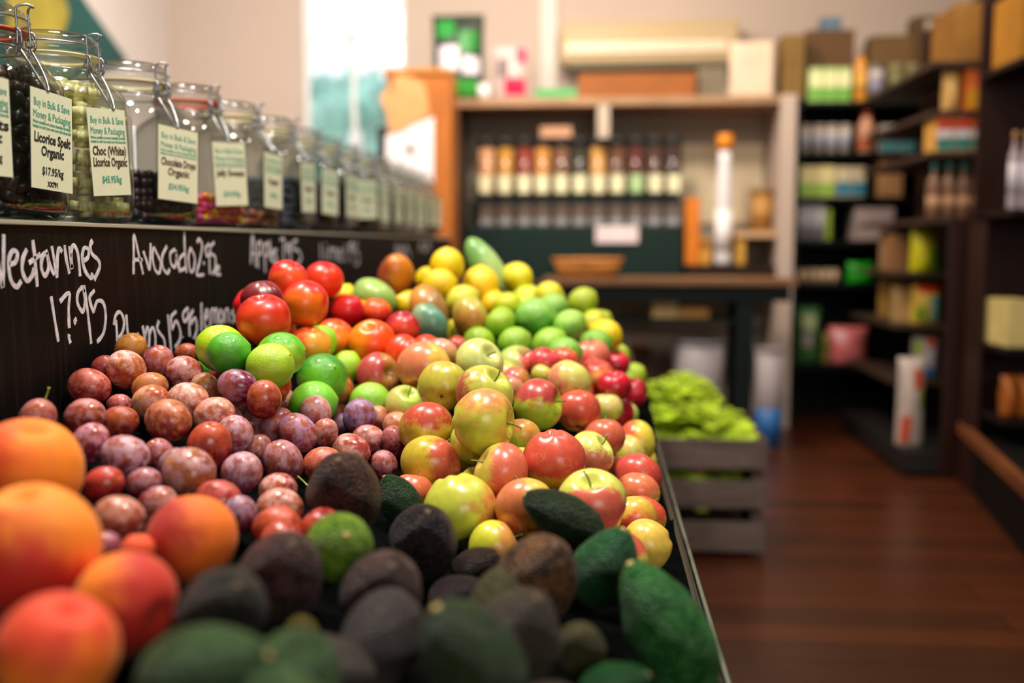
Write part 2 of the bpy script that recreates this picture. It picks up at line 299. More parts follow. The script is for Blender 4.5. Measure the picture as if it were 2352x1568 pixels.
["avocado",[-0.27,0.8173,0.8133],0.0374,[0.442,-0.613,0.843],"34242A","78544E","d","plum-brown avocado beside the velvety peach"],
["avocado",[-0.2747,0.696,0.8279],0.0334,[0.544,-0.694,0.727],"262820","50504A","d","blackish avocado with grey glints beside the striped peach"],
["greenavocado",[-0.2416,0.5741,0.8342],0.0321,[0.981,-0.036,0.403],"34502A","588048","u","large blurred green avocado at the bottom beside the orange peaches"],
["avocado",[-0.1996,0.6916,0.7856],0.0288,[1.023,-0.222,0.137],"443C36","605850","u","grey-brown blurred avocado at the bottom edge"],
["avocado",[-0.2426,0.7815,0.7791],0.0152,[0.257,-0.802,0.684],"70702C","A88A50","u","small tan and yellow-green avocado end in a dark hollow"],
["avocado",[-0.1398,0.9699,0.7455],0.0215,[0.943,-0.051,0.394],"33262A","453438","u","dark purple avocado deep between the bronze and mauve-brown ones"],
["apple",[-0.3573,1.5976,0.8858],0.0369,[0.796,-0.677,0.21],"9C3230","A83838","l1.7","maroon apple with yellow blossom end, just right of the limes"],
["apple",[-0.2748,1.565,0.9015],0.0434,[0.145,0.72,0.637],"E8A850","E08858","l1.4","peach-pink apple at the back, left of the pale green-yellow one"],
["apple",[-0.264,1.6859,0.9122],0.0273,[0.409,0.455,0.773],"E8B070","E8A080","u","pale pink apple top hidden behind the peach-pink apple"],
["apple",[-0.2261,1.4538,0.8885],0.0387,[-0.049,0.902,0.367],"BCB03C","C89050","u0.6","yellow-green russet apple with a tiny brown speck"],
["apple",[-0.1865,1.5717,0.9107],0.0393,[0.656,-0.536,0.566],"C8D080","E0B070","r0.5","pale green-yellow apple with dark stem hollow at the back"],
["apple",[-0.1589,1.3961,0.887],0.0422,[0.622,-0.298,0.754],"B8B84C","9C4A2C","l0.8","apple mottled with brown-red russet, stem pointing up right"],
["apple",[-0.1479,1.2934,0.866],0.0453,[0.991,-0.175,0.012],"CCC840","DC9450","u0.78","prominent tall yellow apple lying sideways, orange cheek, stem pointing right"],
["apple",[-0.2384,1.3779,0.8382],0.0394,[-0.245,0.794,0.489],"C8A030","B83C1C","u","orange-red apple showing its dark blossom hollow at the bottom"],
["apple",[-0.2975,1.5226,0.8489],0.0316,[0.377,-0.531,0.819],"A8C84C","C0D068","l","small green apple between the limes and the orange-red apple"],
["apple",[-0.0879,1.4882,0.858],0.0403,[0.941,-0.243,0.217],"A8C030","B03034","u","red apple with green lower half, stem to the right"],
["apple",[-0.1408,1.7913,0.8771],0.0402,[0.464,-0.385,0.808],"A8C070","C83C34","r","green apple with red stripes behind the mottled one"],
["apple",[-0.132,1.6413,0.8686],0.0284,[0.933,-0.06,0.359],"B83030","D05060","l","deep red apple low behind the red and green one"],
["apple",[-0.0459,1.6764,0.8662],0.0385,[0.452,0.457,0.763],"D8CC70","E09468","l0.8","cream-yellow apple with pink left side, behind the orange-red round apple"],
["apple",[-0.029,1.6192,0.8261],0.0376,[-0.016,0.577,0.779],"D86838","C8482C","u2","orange-red round apple with a dimple, behind the cracked red one"],
["apple",[0.019,1.789,0.8036],0.0307,[-0.008,0.097,0.995],"C8D060","D8D878","u","pale lime-yellow apple beside the round orange-red one"],
["apple",[0.0565,1.9426,0.7683],0.0282,[0.479,-0.047,0.878],"98C850","B0D068","u","light green apple at the rim, behind the pale lime-yellow apple"],
["apple",[0.0152,1.584,0.7895],0.0335,[-0.005,0.427,0.869],"C87C40","C86440","u1.9","brownish-orange apple beside the pale stemmed apple"],
["apple",[-0.1041,1.3956,0.8257],0.0272,[0.106,0.585,0.753],"A8C83C","D09838","u","green apple with an orange spot right of the tall yellow apple"],
["apple",[-0.0541,1.2737,0.8216],0.0422,[0.171,0.09,-1.002],"D8A830","CC4830","u2.1","large brick-red apple with yellow crackle lines"],
["apple",[-0.0069,1.4374,0.7933],0.0343,[0.714,-0.215,0.673],"D8DC70","C87850","d","pale yellow stemmed apple right of the cracked brick-red one"],
["apple",[0.0721,1.732,0.7559],0.0369,[0.98,0.1,0.173],"DCC040","DC5434","l","red-cheeked yellow apple hanging at the rim below the light green apple"],
["apple",[0.0566,1.6705,0.7477],0.0303,[0.925,0.281,0.299],"C4CC48","D0D060","u","plain yellow-green apple tucked left of the red-cheeked rim apple"],
["apple",[0.0638,1.5006,0.746],0.0382,[0.446,0.596,0.632],"D85038","C83C30","u2","coral-red apple at the rim above the orange-yellow one"],
["apple",[-0.118,1.2344,0.8116],0.0374,[-0.838,-0.193,0.529],"C8A048","D46848","r1.6","rose-red apple with a yellow star fleck, stem at its left"],
["apple",[-0.2214,1.3046,0.8034],0.041,[0.344,0.59,0.637],"C8A428","BC4C28","r","flattened yellow apple with patchy red right side"],
["apple",[-0.1824,1.4154,0.7832],0.0227,[0.758,0.127,0.64],"B89060","C07060","u","dull pink apple in the gap under the tall yellow apple"],
["apple",[-0.2343,1.2453,0.781],0.0268,[0.131,0.274,0.923],"E8A040","E06C40","u1.5","orange apple behind the wedged dark green avocado"],
["apple",[-0.1638,1.1779,0.7806],0.0457,[0.285,-0.237,-0.902],"BCC040","D87040","r0.68","big green-yellow apple with a coral patch, stem end down"],
["apple",[-0.0823,1.1601,0.7867],0.0367,[-0.191,0.552,0.719],"DCA848","D88048","l1.1","amber apple partly behind the long dark avocado"],
["apple",[-0.0031,1.1456,0.7992],0.0403,[-0.076,-0.482,0.958],"CCD060","DC6448","d1.35","big salmon-red apple with green top and curled stem"],
["apple",[0.0619,1.4335,0.7386],0.0328,[0.169,0.435,0.837],"E8B04C","E07848","u1.2","orange-yellow apple at the rim, right of the salmon-red one"],
["apple",[0.0688,1.3623,0.7223],0.0306,[0.478,0.448,0.719],"E4A040","DC4828","u1.4","scarlet and yellow apple at the rim above the lowest yellow apple"],
["apple",[0.0667,1.2266,0.7254],0.033,[-0.928,-0.277,-0.285],"E8B850","E89048","u0.5","lowest rim apple, butter yellow with a faint orange top"],
["apple",[-0.1162,1.1189,0.7496],0.0317,[0.829,0.285,0.438],"D4D030","D8A040","r","lemon-yellow apple low between the black and bronze avocados"],
["apple",[-0.0053,1.9866,0.8024],0.0233,[-0.007,-0.247,0.986],"98C040","B0CC58","u","sliver of green apple behind the cream-yellow one"],
["apple",[-0.1381,1.5943,0.868],0.0215,[0.491,0.126,0.862],"E0A070","E09878","u","pale orange apple sliver behind the red and green one"],
["apple",[-0.0918,1.706,0.8737],0.0203,[0.491,0.126,0.862],"B0C840","C0CC50","u","yellow-green apple sliver behind the red and green one's top"],
["redapple",[-0.0912,1.7501,0.8897],0.0293,[0.479,-0.22,0.851],"B02028","D04048","u","red apple at the left of the far red apple cluster"],
["redapple",[-0.0569,1.8098,0.8877],0.0265,[0.489,-0.048,0.869],"B83028","D85838","u","crimson apple second from left in the far red cluster"],
["redapple",[-0.011,1.9604,0.8774],0.0396,[-0.007,-0.077,1.0],"D05848","D87860","u","salmon-pink apple topping the far red cluster"],
["redapple",[-0.0003,1.8941,0.8482],0.0362,[0.155,-0.235,0.966],"C84840","E0A048","d","blush red apple with yellow right side below the salmon-pink one"],
["redapple",[0.0404,2.0867,0.8489],0.0309,[0.148,-0.236,0.962],"A81028","D82040","u","vivid crimson apple at the right edge of the far red cluster"],
["redapple",[0.0336,1.838,0.8365],0.0327,[-0.014,-0.247,0.984],"98101C","C81830","u","dark crimson apple hanging lowest on the right of the far cluster"],
["redapple",[-0.0407,1.7675,0.8693],0.0243,[0.333,0.12,0.935],"B82C24","C84030","u","dull red apple in the middle of the far cluster"],
["lime",[-0.5291,1.3629,0.9527],0.0331,[-0.939,-0.046,0.34],"8CC81C","B8D818","u","yellow-green lime at the back, touching the blackboard"],
["lime",[-0.4979,1.3086,0.9527],0.0282,[0.934,0.113,0.34],"2C8C1C","58B028","u","dark green lime in front of the one at the blackboard"],
["lime",[-0.4452,1.3704,0.9439],0.0323,[1.018,-0.066,0.189],"58B018","A8D038","d","light-cheeked green lime below the big red nectarine"],
["lime",[-0.4399,1.3063,0.9345],0.0313,[0.915,-0.207,0.508],"90C81C","B4D838","u","pale yellow-green lime in front of the light-cheeked one"],
["lime",[-0.4205,1.4927,0.8935],0.0383,[0.693,-0.649,0.512],"2C8C1C","6CB820","d","deep green lime with a brown button at its upper right"],
["lime",[-0.4157,1.6188,0.8955],0.026,[0.491,0.126,0.862],"8CCC18","A0D428","u","lime showing behind the deep green buttoned one"],
["lime",[-0.4154,1.4255,0.8656],0.033,[0.98,0.1,0.173],"58B81C","7CC830","u","bright green lime lying lowest among the limes, above the frosted plum"],
["lime",[-0.3572,1.541,0.8507],0.0309,[0.98,0.1,0.173],"78C028","98CC40","u","pale green lime beside the small green apple"],
["lime",[-0.4066,1.6325,0.8429],0.0211,[0.934,0.113,0.34],"40981C","58A828","u","shaded lime left behind the pale green one"],
["lime",[-0.5873,1.4543,0.9094],0.0174,[-0.008,0.097,0.995],"28901C","38A020","u","green lime sliver right of the frosty speckled plum"],
["nectarine",[-0.4823,1.4102,0.9908],0.0398,[-0.06,-0.247,0.946],"C01810","E04018","d","big dark red nectarine, front left of the nectarine heap"],
["nectarine",[-0.5055,1.4722,1.0145],0.0323,[-0.181,0.081,0.98],"5C1418","781C20","u","shaded maroon nectarine behind the big dark red one"],
["nectarine",[-0.464,1.5568,1.0051],0.0382,[0.806,-0.164,-0.62],"D81C20","F07010","d","red nectarine with an orange lower edge in the middle of the heap"],
["nectarine",[-0.4965,1.7862,1.0343],0.036,[0.209,-0.059,0.971],"D81818","F03C10","d","scarlet nectarine at the top right of the nectarine heap"],
["nectarine",[-0.5085,1.6127,1.0426],0.0322,[0.536,-0.041,0.855],"D81418","F05820","d","scarlet nectarine at the top left of the nectarine heap"],
["nectarine",[-0.4592,1.8047,0.9783],0.0327,[0.165,0.11,0.98],"C81020","E02820","l","crimson nectarine half behind the yellow-sided one"],
["nectarine",[-0.4641,1.9016,0.9667],0.0298,[0.165,0.11,0.98],"E03018","F0A010","r","nectarine with a yellow side between the crimson and orange-red ones"],
["nectarine",[-0.4181,1.8654,0.9695],0.0303,[0.165,0.11,0.98],"D81818","F05820","u","orange-red nectarine below the large green mango"],
["nectarine",[-0.4516,1.5366,0.94],0.0328,[0.251,-0.223,0.955],"E04814","F0A030","r","orange nectarine with a yellow seam behind the light-cheeked lime"],
["nectarine",[-0.4542,1.6967,0.9383],0.0335,[0.55,-0.21,0.841],"E04C10","F88818","d","fiery orange nectarine left of the golden-orange one"],
["nectarine",[-0.3846,1.679,0.9314],0.0404,[0.004,-0.562,0.813],"F08010","E84C10","r","golden-orange nectarine, largest of the front row"],
["nectarine",[-0.352,1.7882,0.9481],0.0318,[-0.104,-0.258,0.949],"A01028","E04828","d","purple-red nectarine right of the golden-orange one"],
["nectarine",[-0.321,1.6472,0.9159],0.0343,[0.491,0.126,0.862],"F05818","E03C18","u","orange nectarine behind the peach-pink apple"],
["nectarine",[-0.2953,1.7322,0.9122],0.0306,[0.491,0.126,0.862],"D02020","E04020","u","red nectarine top behind the pale pink apple"],
["nectarine",[-0.2521,1.8007,0.9109],0.0227,[0.491,0.126,0.862],"A03024","B04030","u","dull red nectarine in the dark gap under the yellow-brown mango"],
["lemon",[-0.5094,1.9862,0.9961],0.0217,[0.491,0.126,0.862],"F0D800","F0DC10","u","yellow lemon tip between nectarines and the green mango"],
["mango",[-0.4415,1.9636,0.9941],0.0405,[-0.867,-0.025,0.498],"78A040","98B860","u","large plain green mango above the orange-red nectarine"],
["mango",[-0.4185,2.0392,1.0335],0.0407,[0.382,-0.222,0.89],"984020","C87820","r","brown-red mango leaning on the blackboard"],
["mango",[-0.3271,1.9225,0.9712],0.043,[-0.314,-0.109,0.932],"D08838","98703C","r","orange and purple-brown mango in front of the lemons"],
["mango",[-0.3158,1.8449,0.9494],0.0346,[-0.113,-0.26,0.948],"88A880","548870","r","bluish-green mango in front of the orange and purple one"],
["mango",[-0.2446,1.9067,0.9575],0.0384,[-0.156,-0.092,0.978],"B0A840","B07830","d","yellow mango with brown base right of the bluish-green one"],
["lemon",[-0.31,2.0573,1.0549],0.0359,[0.067,-0.41,0.873],"E8C000","F0D010","u","round yellow lemon topping the left of the lemon heap"],
["lemon",[-0.3163,1.9973,1.0193],0.0312,[0.98,0.1,0.173],"E0B800","E8C820","u","lemon lying under the topmost round one"],
["lemon",[-0.2451,2.1015,1.0117],0.04,[0.032,-0.248,0.949],"F0C000","F4CC20","u","bright lemon below the long green papaya"],
["lemon",[-0.2112,2.0514,0.9742],0.0281,[0.165,0.11,0.98],"E8B808","E8C010","u","lemon in shade below the bright one"],
["lemon",[-0.1713,2.1775,1.0279],0.0315,[-0.769,-0.002,0.64],"E0CC10","E8D830","u","lemon right of the papaya"],
["lemon",[-0.2664,1.9693,0.9876],0.0315,[0.859,0.122,0.498],"C8C020","D0CC40","u","greenish lemon above the yellow mango"],
["papaya",[-0.244,2.193,1.0502],0.0367,[-0.535,0.038,0.844],"70A050","A0BC70","r","long pale green papaya lying on the lemons"],
["lime",[-0.1448,2.1394,0.9786],0.0343,[-0.939,-0.046,0.34],"B0C820","C0D030","u","yellow-green lime under the lemon right of the papaya"],
["lime",[-0.1799,2.0056,0.9772],0.0257,[0.934,0.113,0.34],"B4C818","C8C820","u","yellowish lime next to the shaded lemon"],
["lemon",[-0.0988,2.0987,0.994],0.0275,[-0.983,-0.066,0.173],"C8C018","D8CC20","u","small yellow-green lemon on the right slope of the heap"],
["lime",[-0.1829,1.8812,0.9498],0.0269,[0.859,0.122,0.498],"78A81C","98BC28","u","green lime in shade right of the yellow mango"],
["lime",[-0.1211,1.9842,0.9543],0.0396,[0.98,0.1,0.173],"50A028","88BC50","u","big green lime in the middle of the far heap"],
["lime",[-0.089,2.0455,0.9698],0.0303,[0.98,0.1,0.173],"68A838","90BC50","u","green lime behind the big one of the far heap"],
["lime",[-0.1518,1.8469,0.9152],0.0303,[0.859,0.122,0.498],"58981C","90BC30","u","green lime lowest left of the far heap"],
["lime",[-0.0902,1.9235,0.9047],0.0338,[0.758,0.127,0.64],"60A020","98C438","u","light green lime at the foot of the far heap"],
["lime",[-0.0527,1.9667,0.9388],0.032,[0.758,0.127,0.64],"60A830","9CC850","u","pale green lime beside the yellow wedge lemon"],
["lime",[-0.0595,1.8663,0.8943],0.0311,[0.98,0.1,0.173],"60A028","80B840","u","green lime directly above the red apples"],
["lemon",[-0.0521,2.2293,0.9525],0.0217,[0.98,0.1,0.173],"E0B808","E8C010","u","yellow lemon wedged between green limes"],
["lime",[-0.0302,2.1824,0.9729],0.0323,[0.758,0.127,0.64],"88A81C","A8B828","u","olive-green lime on the right upper slope"],
["lime",[-0.0069,2.1441,0.9302],0.0283,[0.491,0.126,0.862],"B0B81C","C0C820","u","yellow-olive lime left of the golden lemon at the slope's edge"],
["lemon",[0.0208,2.0914,0.9107],0.0323,[0.867,0.025,-0.498],"E8C008","F0D020","u","golden lemon on the right shoulder of the far heap"],
["lime",[-0.0009,2.0296,0.8947],0.033,[0.934,0.113,0.34],"4C981C","80B438","u","deep green lime below the golden lemon"],
["lime",[0.0478,2.1419,0.8593],0.0262,[-0.181,0.081,0.98],"88B020","A8C028","u","yellow-green lime at the far right rim above the crimson apple"],
["apple",[-0.0066,1.5131,0.783],0.0327,[0.653,0.084,0.753],"D85038","C83C30","l","apple buried in the apple heap, glimpsed only through a gap"],
["nectarine",[-0.5077,1.7422,0.9837],0.03,[0.771,-0.129,0.624],"D81818","F03C10","l","nectarine buried in the nectarine heap, glimpsed only through a gap"],
["apple",[0.0346,1.617,0.72],0.0328,[-0.415,0.797,0.439],"C87C40","C86440","u","apple buried in the apple heap, glimpsed only through a gap"],
["lime",[0.0097,2.2239,0.9252],0.0278,[-0.579,0.323,-0.749],"88A81C","A8B828","u","lime buried among the citrus, glimpsed only through a gap"],
["avocado",[-0.0812,0.835,0.7711],0.0323,[-0.11,0.286,0.952],"4A4A28","6C6440","u","avocado buried in the avocado heap, glimpsed only through a gap"],
["lime",[0.0645,2.1429,0.8037],0.0278,[0.954,-0.264,-0.145],"88B020","A8C028","r","lime buried among the citrus, glimpsed only through a gap"],
["redapple",[-0.0328,1.815,0.8334],0.0314,[-0.61,-0.669,-0.424],"B83028","D85838","d","red apple buried under the far red cluster"],
["lemon",[-0.1906,2.21,0.9761],0.0288,[-0.454,-0.604,0.655],"E0CC10","E8D830","d","lemon buried in the far lemon heap, glimpsed only through a gap"],
["redapple",[0.0412,1.872,0.7822],0.031,[0.494,0.855,0.161],"98101C","C81830","d","red apple buried under the far red cluster"],
["apple",[0.0312,1.126,0.736],0.0343,[-0.77,-0.531,0.355],"CCD060","DC6448","u","apple buried in the apple heap, glimpsed only through a gap"],
["apple",[0.0023,1.2116,0.7696],0.0323,[0.884,-0.102,0.457],"E8B850","E89048","u","apple buried in the apple heap, glimpsed only through a gap"],
["nectarine",[-0.4727,1.4055,0.8967],0.0302,[0.94,-0.32,-0.12],"C01810","E04018","d","nectarine buried in the nectarine heap, glimpsed only through a gap"],
["apple",[-0.0988,1.3261,0.7933],0.0321,[-0.268,0.779,0.566],"CCC840","DC9450","r","apple buried in the apple heap, glimpsed only through a gap"],
["apple",[0.0509,1.3023,0.735],0.0329,[-0.344,0.657,0.671],"E4A040","DC4828","d","apple buried in the apple heap, glimpsed only through a gap"],
["nectarine",[-0.5142,1.5675,0.9575],0.0306,[-0.11,-0.654,0.749],"D81418","F05820","r","nectarine buried in the nectarine heap, glimpsed only through a gap"],
["avocado",[-0.177,0.5499,0.8084],0.0337,[-0.603,0.424,0.675],"34502A","588048","r","avocado buried in the avocado heap, glimpsed only through a gap"],
["plum",[-0.4838,1.2603,0.8693],0.0204,[-0.53,0.754,0.388],"6E2040","9C7490","u","plum buried in the plum heap, glimpsed only through a gap"],
["plum",[-0.4781,1.3099,0.8935],0.0207,[0.473,0.765,0.437],"84203A","BC8CA8","d","plum buried in the plum heap, glimpsed only through a gap"],
["plum",[-0.277,0.9725,0.8105],0.0214,[-0.13,-0.992,-0.003],"A02C18","D05040","d","plum buried in the plum heap, glimpsed only through a gap"],
["lemon",[-0.2753,1.9608,0.9237],0.0291,[-0.157,0.578,0.8],"C8C020","D0CC40","r","lemon buried in the far lemon heap, glimpsed only through a gap"],
["lime",[-0.46,1.6153,0.9363],0.0289,[0.725,0.416,0.549],"8CCC18","A0D428","l","lime buried among the citrus, glimpsed only through a gap"],
["apple",[-0.1528,1.2908,0.7756],0.0317,[0.173,0.518,0.838],"CCC840","DC9450","d","apple buried in the apple heap, glimpsed only through a gap"],
["plum",[-0.2992,1.4757,0.822],0.0226,[-0.624,0.573,0.532],"B06030","CC9880","u","plum buried in the plum heap, glimpsed only through a gap"],
["nectarine",[-0.5659,1.5983,0.9981],0.0308,[-0.443,0.83,-0.337],"D81418","F05820","r","nectarine buried in the nectarine heap, glimpsed only through a gap"],
["plum",[-0.4116,1.5609,0.869],0.0228,[-0.199,-0.727,0.657],"C86830","D08850","d","plum buried in the plum heap, glimpsed only through a gap"],
["lime",[-0.2192,1.8467,0.9153],0.03,[-0.236,-0.721,0.651],"78A81C","98BC28","r","lime buried among the citrus, glimpsed only through a gap"],
["lemon",[-0.2298,2.2504,1.0031],0.0284,[-0.145,0.975,-0.167],"70A050","A0BC70","d","lemon buried in the far lemon heap, glimpsed only through a gap"],
["redapple",[0.0798,2.0766,0.7923],0.03,[0.934,-0.35,-0.074],"A81028","D82040","d","red apple buried under the far red cluster"],
["lime",[-0.184,1.9401,0.9502],0.0271,[-0.123,-0.707,0.697],"78A81C","98BC28","u","lime buried among the citrus, glimpsed only through a gap"],
["avocado",[-0.2037,0.6249,0.8009],0.0342,[-0.041,-0.816,-0.577],"34502A","588048","u","avocado buried in the avocado heap, glimpsed only through a gap"],
["lemon",[-0.3733,1.9878,0.9756],0.0306,[0.643,0.6,-0.476],"E0B800","E8C820","d","lemon buried in the far lemon heap, glimpsed only through a gap"],
["plum",[-0.2965,0.9068,0.8133],0.0211,[-0.556,0.451,0.698],"A02C18","D05040","l","plum buried in the plum heap, glimpsed only through a gap"],
["lemon",[-0.3588,2.1067,1.0233],0.028,[-0.163,-0.773,0.613],"E8C000","F0D010","d","lemon buried in the far lemon heap, glimpsed only through a gap"],
["avocado",[-0.0315,0.7035,0.7474],0.0316,[-0.612,0.79,0.025],"4A4434","6A5C50","d","avocado buried in the avocado heap, glimpsed only through a gap"],
["lime",[-0.1486,2.0534,0.9691],0.0268,[-0.4,0.256,0.88],"B4C818","C8C820","r","lime buried among the citrus, glimpsed only through a gap"],
["apple",[-0.1704,1.3575,0.8236],0.0329,[0.506,-0.106,0.856],"B8B84C","9C4A2C","r","apple buried in the apple heap, glimpsed only through a gap"],
["apple",[0.0775,1.7861,0.709],0.0335,[0.254,-0.922,0.291],"DCC040","DC5434","l","apple buried in the apple heap, glimpsed only through a gap"],
["lime",[0.0819,2.2033,0.8087],0.0288,[0.736,-0.2,0.646],"88B020","A8C028","r","lime buried among the citrus, glimpsed only through a gap"],
["apple",[-0.1614,1.7204,0.8662],0.032,[0.569,0.658,0.493],"B0C840","C0CC50","u","apple buried in the apple heap, glimpsed only through a gap"]]
# ------------------------------------------------------------------ produce stand
BX, RX = -.69, .128          # chalkboard plane, front rail
def bedz(x): return 1.10-.2-.32*(x+.69)
black = mat('0B0A09', .6, spec=.2)
st = thing('produce_stand', 'long dark sloping produce stand carrying the heaps of fruit', 'display stand')
Y0, Y1 = .12, 4.7
FR = FRUITS
# liner: added sheet under the heaps, near black for the shade in gaps
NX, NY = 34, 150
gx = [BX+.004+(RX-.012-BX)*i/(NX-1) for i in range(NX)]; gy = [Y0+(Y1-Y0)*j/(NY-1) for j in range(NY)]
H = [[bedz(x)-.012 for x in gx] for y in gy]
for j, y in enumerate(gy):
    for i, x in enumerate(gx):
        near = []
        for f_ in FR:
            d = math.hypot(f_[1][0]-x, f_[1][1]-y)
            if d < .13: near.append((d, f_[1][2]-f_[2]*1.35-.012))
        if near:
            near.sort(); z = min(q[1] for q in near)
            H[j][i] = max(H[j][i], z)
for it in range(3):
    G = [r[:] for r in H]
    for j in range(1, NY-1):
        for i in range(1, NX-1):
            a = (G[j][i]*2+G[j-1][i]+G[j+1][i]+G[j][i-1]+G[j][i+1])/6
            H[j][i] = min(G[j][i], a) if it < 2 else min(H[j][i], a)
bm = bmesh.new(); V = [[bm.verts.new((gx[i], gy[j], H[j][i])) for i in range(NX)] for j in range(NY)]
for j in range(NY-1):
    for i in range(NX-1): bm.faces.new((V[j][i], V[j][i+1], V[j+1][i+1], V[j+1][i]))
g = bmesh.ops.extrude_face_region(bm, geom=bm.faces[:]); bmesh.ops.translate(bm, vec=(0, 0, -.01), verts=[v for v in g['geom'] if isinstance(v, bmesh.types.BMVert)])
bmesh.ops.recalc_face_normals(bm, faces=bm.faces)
obj('gap_shade_liner', bm, mat('050706', .9, spec=.02), st, smooth=True)
bz = bedz(RX)
bm = bmesh.new(); box(bm, RX-.006, RX+.004, Y0, Y1, bz-.16, bz+.012, bev=.002); box(bm, RX+.004, RX+.018, Y0, Y1, bz-.02, bz+.004, bev=.003)
obj('front_rail', bm, mat('0C1A16', .25, noise=.2, scale=12), st)
bm = bmesh.new(); tube(bm, [(RX+.012, Y0, bz+.008), (RX+.012, Y1, bz+.008)], .003, 8); obj('rail_trim', bm, mat('8C9080', .3, metal=.6), st)
bm = bmesh.new()
for y in (Y0, Y1-.02): 
    a = [bm.verts.new((x, yy, z)) for yy in (y, y+.02) for x, z in ((BX, 0.02), (RX-.008, 0.02), (RX-.008, bz-.03), (BX, bedz(BX)-.03))]
    for f_ in ((0, 1, 2, 3), (7, 6, 5, 4), (0, 4, 5, 1), (1, 5, 6, 2), (2, 6, 7, 3), (3, 7, 4, 0)): bm.faces.new([a[k] for k in f_])
bmesh.ops.recalc_face_normals(bm, faces=bm.faces)
obj('end_panel', bm, black, st)
obj('skirt', B(RX-.03, RX-.010, Y0, Y1, 0, bz-.17), black, st)
# wedge fillet between the peaches and the avocados: a thin black divider standing in the bed
# ------------------------------------------------------------------ chalkboard with writing
SZ = 1.10+.0285
cb = thing('chalkboard', 'long black chalkboard with white handwritten fruit prices below the jars', 'chalkboard')
bm = B(BX-.014, BX, Y0, Y1, bedz(BX)-.06, SZ-.0065)
def cbm():
    m = bpy.data.materials.new('blackboard'); m.use_nodes = True; nt = m.node_tree; b = nt.nodes['Principled BSDF']; L = nt.links.new
    tc = nt.nodes.new('ShaderNodeTexCoord'); mp = nt.nodes.new('ShaderNodeMapping'); mp.inputs['Scale'].default_value = (1, 22, 1.6)
    mp.inputs['Rotation'].default_value = (.12, 0, 0)
    n = nt.nodes.new('ShaderNodeTexNoise'); n.inputs['Scale'].default_value = 4; n.inputs['Detail'].default_value = 6
    r = nt.nodes.new('ShaderNodeValToRGB'); r.color_ramp.elements[0].position = .5; r.color_ramp.elements[0].color = (*lin('0B0A0A'), 1)
    r.color_ramp.elements[1].position = .85; r.color_ramp.elements[1].color = (*lin('241F1C'), 1)
    L(tc.outputs['Object'], mp.inputs[0]); L(mp.outputs[0], n.inputs['Vector']); L(n.outputs[0], r.inputs[0]); L(r.outputs[0], b.inputs['Base Color'])
    b.inputs['Roughness'].default_value = .5; b.inputs['Specular IOR Level'].default_value = .12; return m
obj('board', bm, cbm(), cb)
chalk = mat('D8D2D6', .8, noise=.25, scale=160)
def strokes(name, label, polys, sx, sy, ox, oy, wd=.0042, parent=cb):
    bm = bmesh.new()
    for poly in polys:
        P3 = [atX(x/sx+ox, y/sy+oy, BX+.0008) for x, y in poly]
        if len(P3) == 1: P3 = [P3[0], P3[0]+Vector((0, .003, -.004))]
        S = spline(P3, 5) if len(P3) > 2 else P3
        prev = None
        for i, p in enumerate(S):
            t = (S[min(i+1, len(S)-1)]-S[max(i-1, 0)]); t.x = 0; t.normalize(); nrm = Vector((0, -t.z, t.y))
            ww = 1.25*wd*(.8+.25*mnoise.noise(p*90))*.5*1.15
            a = bm.verts.new(p+nrm*ww); b = bm.verts.new(p-nrm*ww); 
            if prev: 
                f_ = bm.faces.new((prev[0], a, b, prev[1]))
            prev = (a, b)
    for f_ in bm.faces:
        if f_.normal.x < 0: pass
    r = bmesh.ops.extrude_face_region(bm, geom=bm.faces[:]); bmesh.ops.translate(bm, vec=(-.0007, 0, 0), verts=[v for v in r['geom'] if isinstance(v, bmesh.types.BMVert)])
    bmesh.ops.recalc_face_normals(bm, faces=bm.faces)
    o = obj(name, bm, chalk, parent); o['label'] = label; return o
K = 4.2
strokes('chalk_lettering', 'chalk word Nectarines', [
 [(-60, 80), (-50, 330), (-60, 580)], [(-60, 90), (-10, 400), (28, 590)], [(38, 75), (36, 330), (30, 580)],
 [(88, 365), (150, 345), (170, 260), (130, 232), (92, 300), (88, 420), (115, 535), (165, 582), (208, 525)],
 [(262, 220), (222, 320), (220, 440), (265, 525), (315, 470), (332, 400)],
 [(318, 130), (340, 330), (362, 580)], [(282, 352), (392, 268)],
 [(462, 240), (412, 290), (402, 400), (435, 475), (470, 400), (452, 250)], [(455, 250), (490, 390), (528, 465)],
 [(500, 190), (530, 350), (552, 495)], [(552, 480), (556, 300), (572, 215), (600, 245)],
 [(625, 180), (642, 320), (672, 455)], [(670, 190), (682, 300), (697, 410)], [(697, 400), (690, 250), (712, 182), (752, 260), (775, 480)],
 [(795, 335), (850, 300), (855, 225), (815, 208), (795, 300), (820, 420), (878, 500), (895, 450)],
 [(895, 135), (872, 190), (890, 265), (950, 325), (962, 400), (910, 515)]], K, K, 0, 520, .0052)
strokes('chalk_price', 'chalk price 17.95', [
 [(495, 675), (530, 900), (565, 1110)], [(580, 725), (670, 640), (664, 800), (670, 980)], [(672, 1040), (668, 1075), (682, 1125)], [(740, 890), (722, 915), (732, 940)],
 [(800, 580), (755, 640), (750, 740), (800, 822), (822, 720), (802, 572)], [(812, 570), (842, 780), (882, 1130)],
 [(915, 615), (868, 680), (880, 760), (905, 832)], [(905, 828), (940, 722), (1000, 740), (1022, 880), (1000, 1030), (938, 1115)]], K, K, 0, 520, .0050)
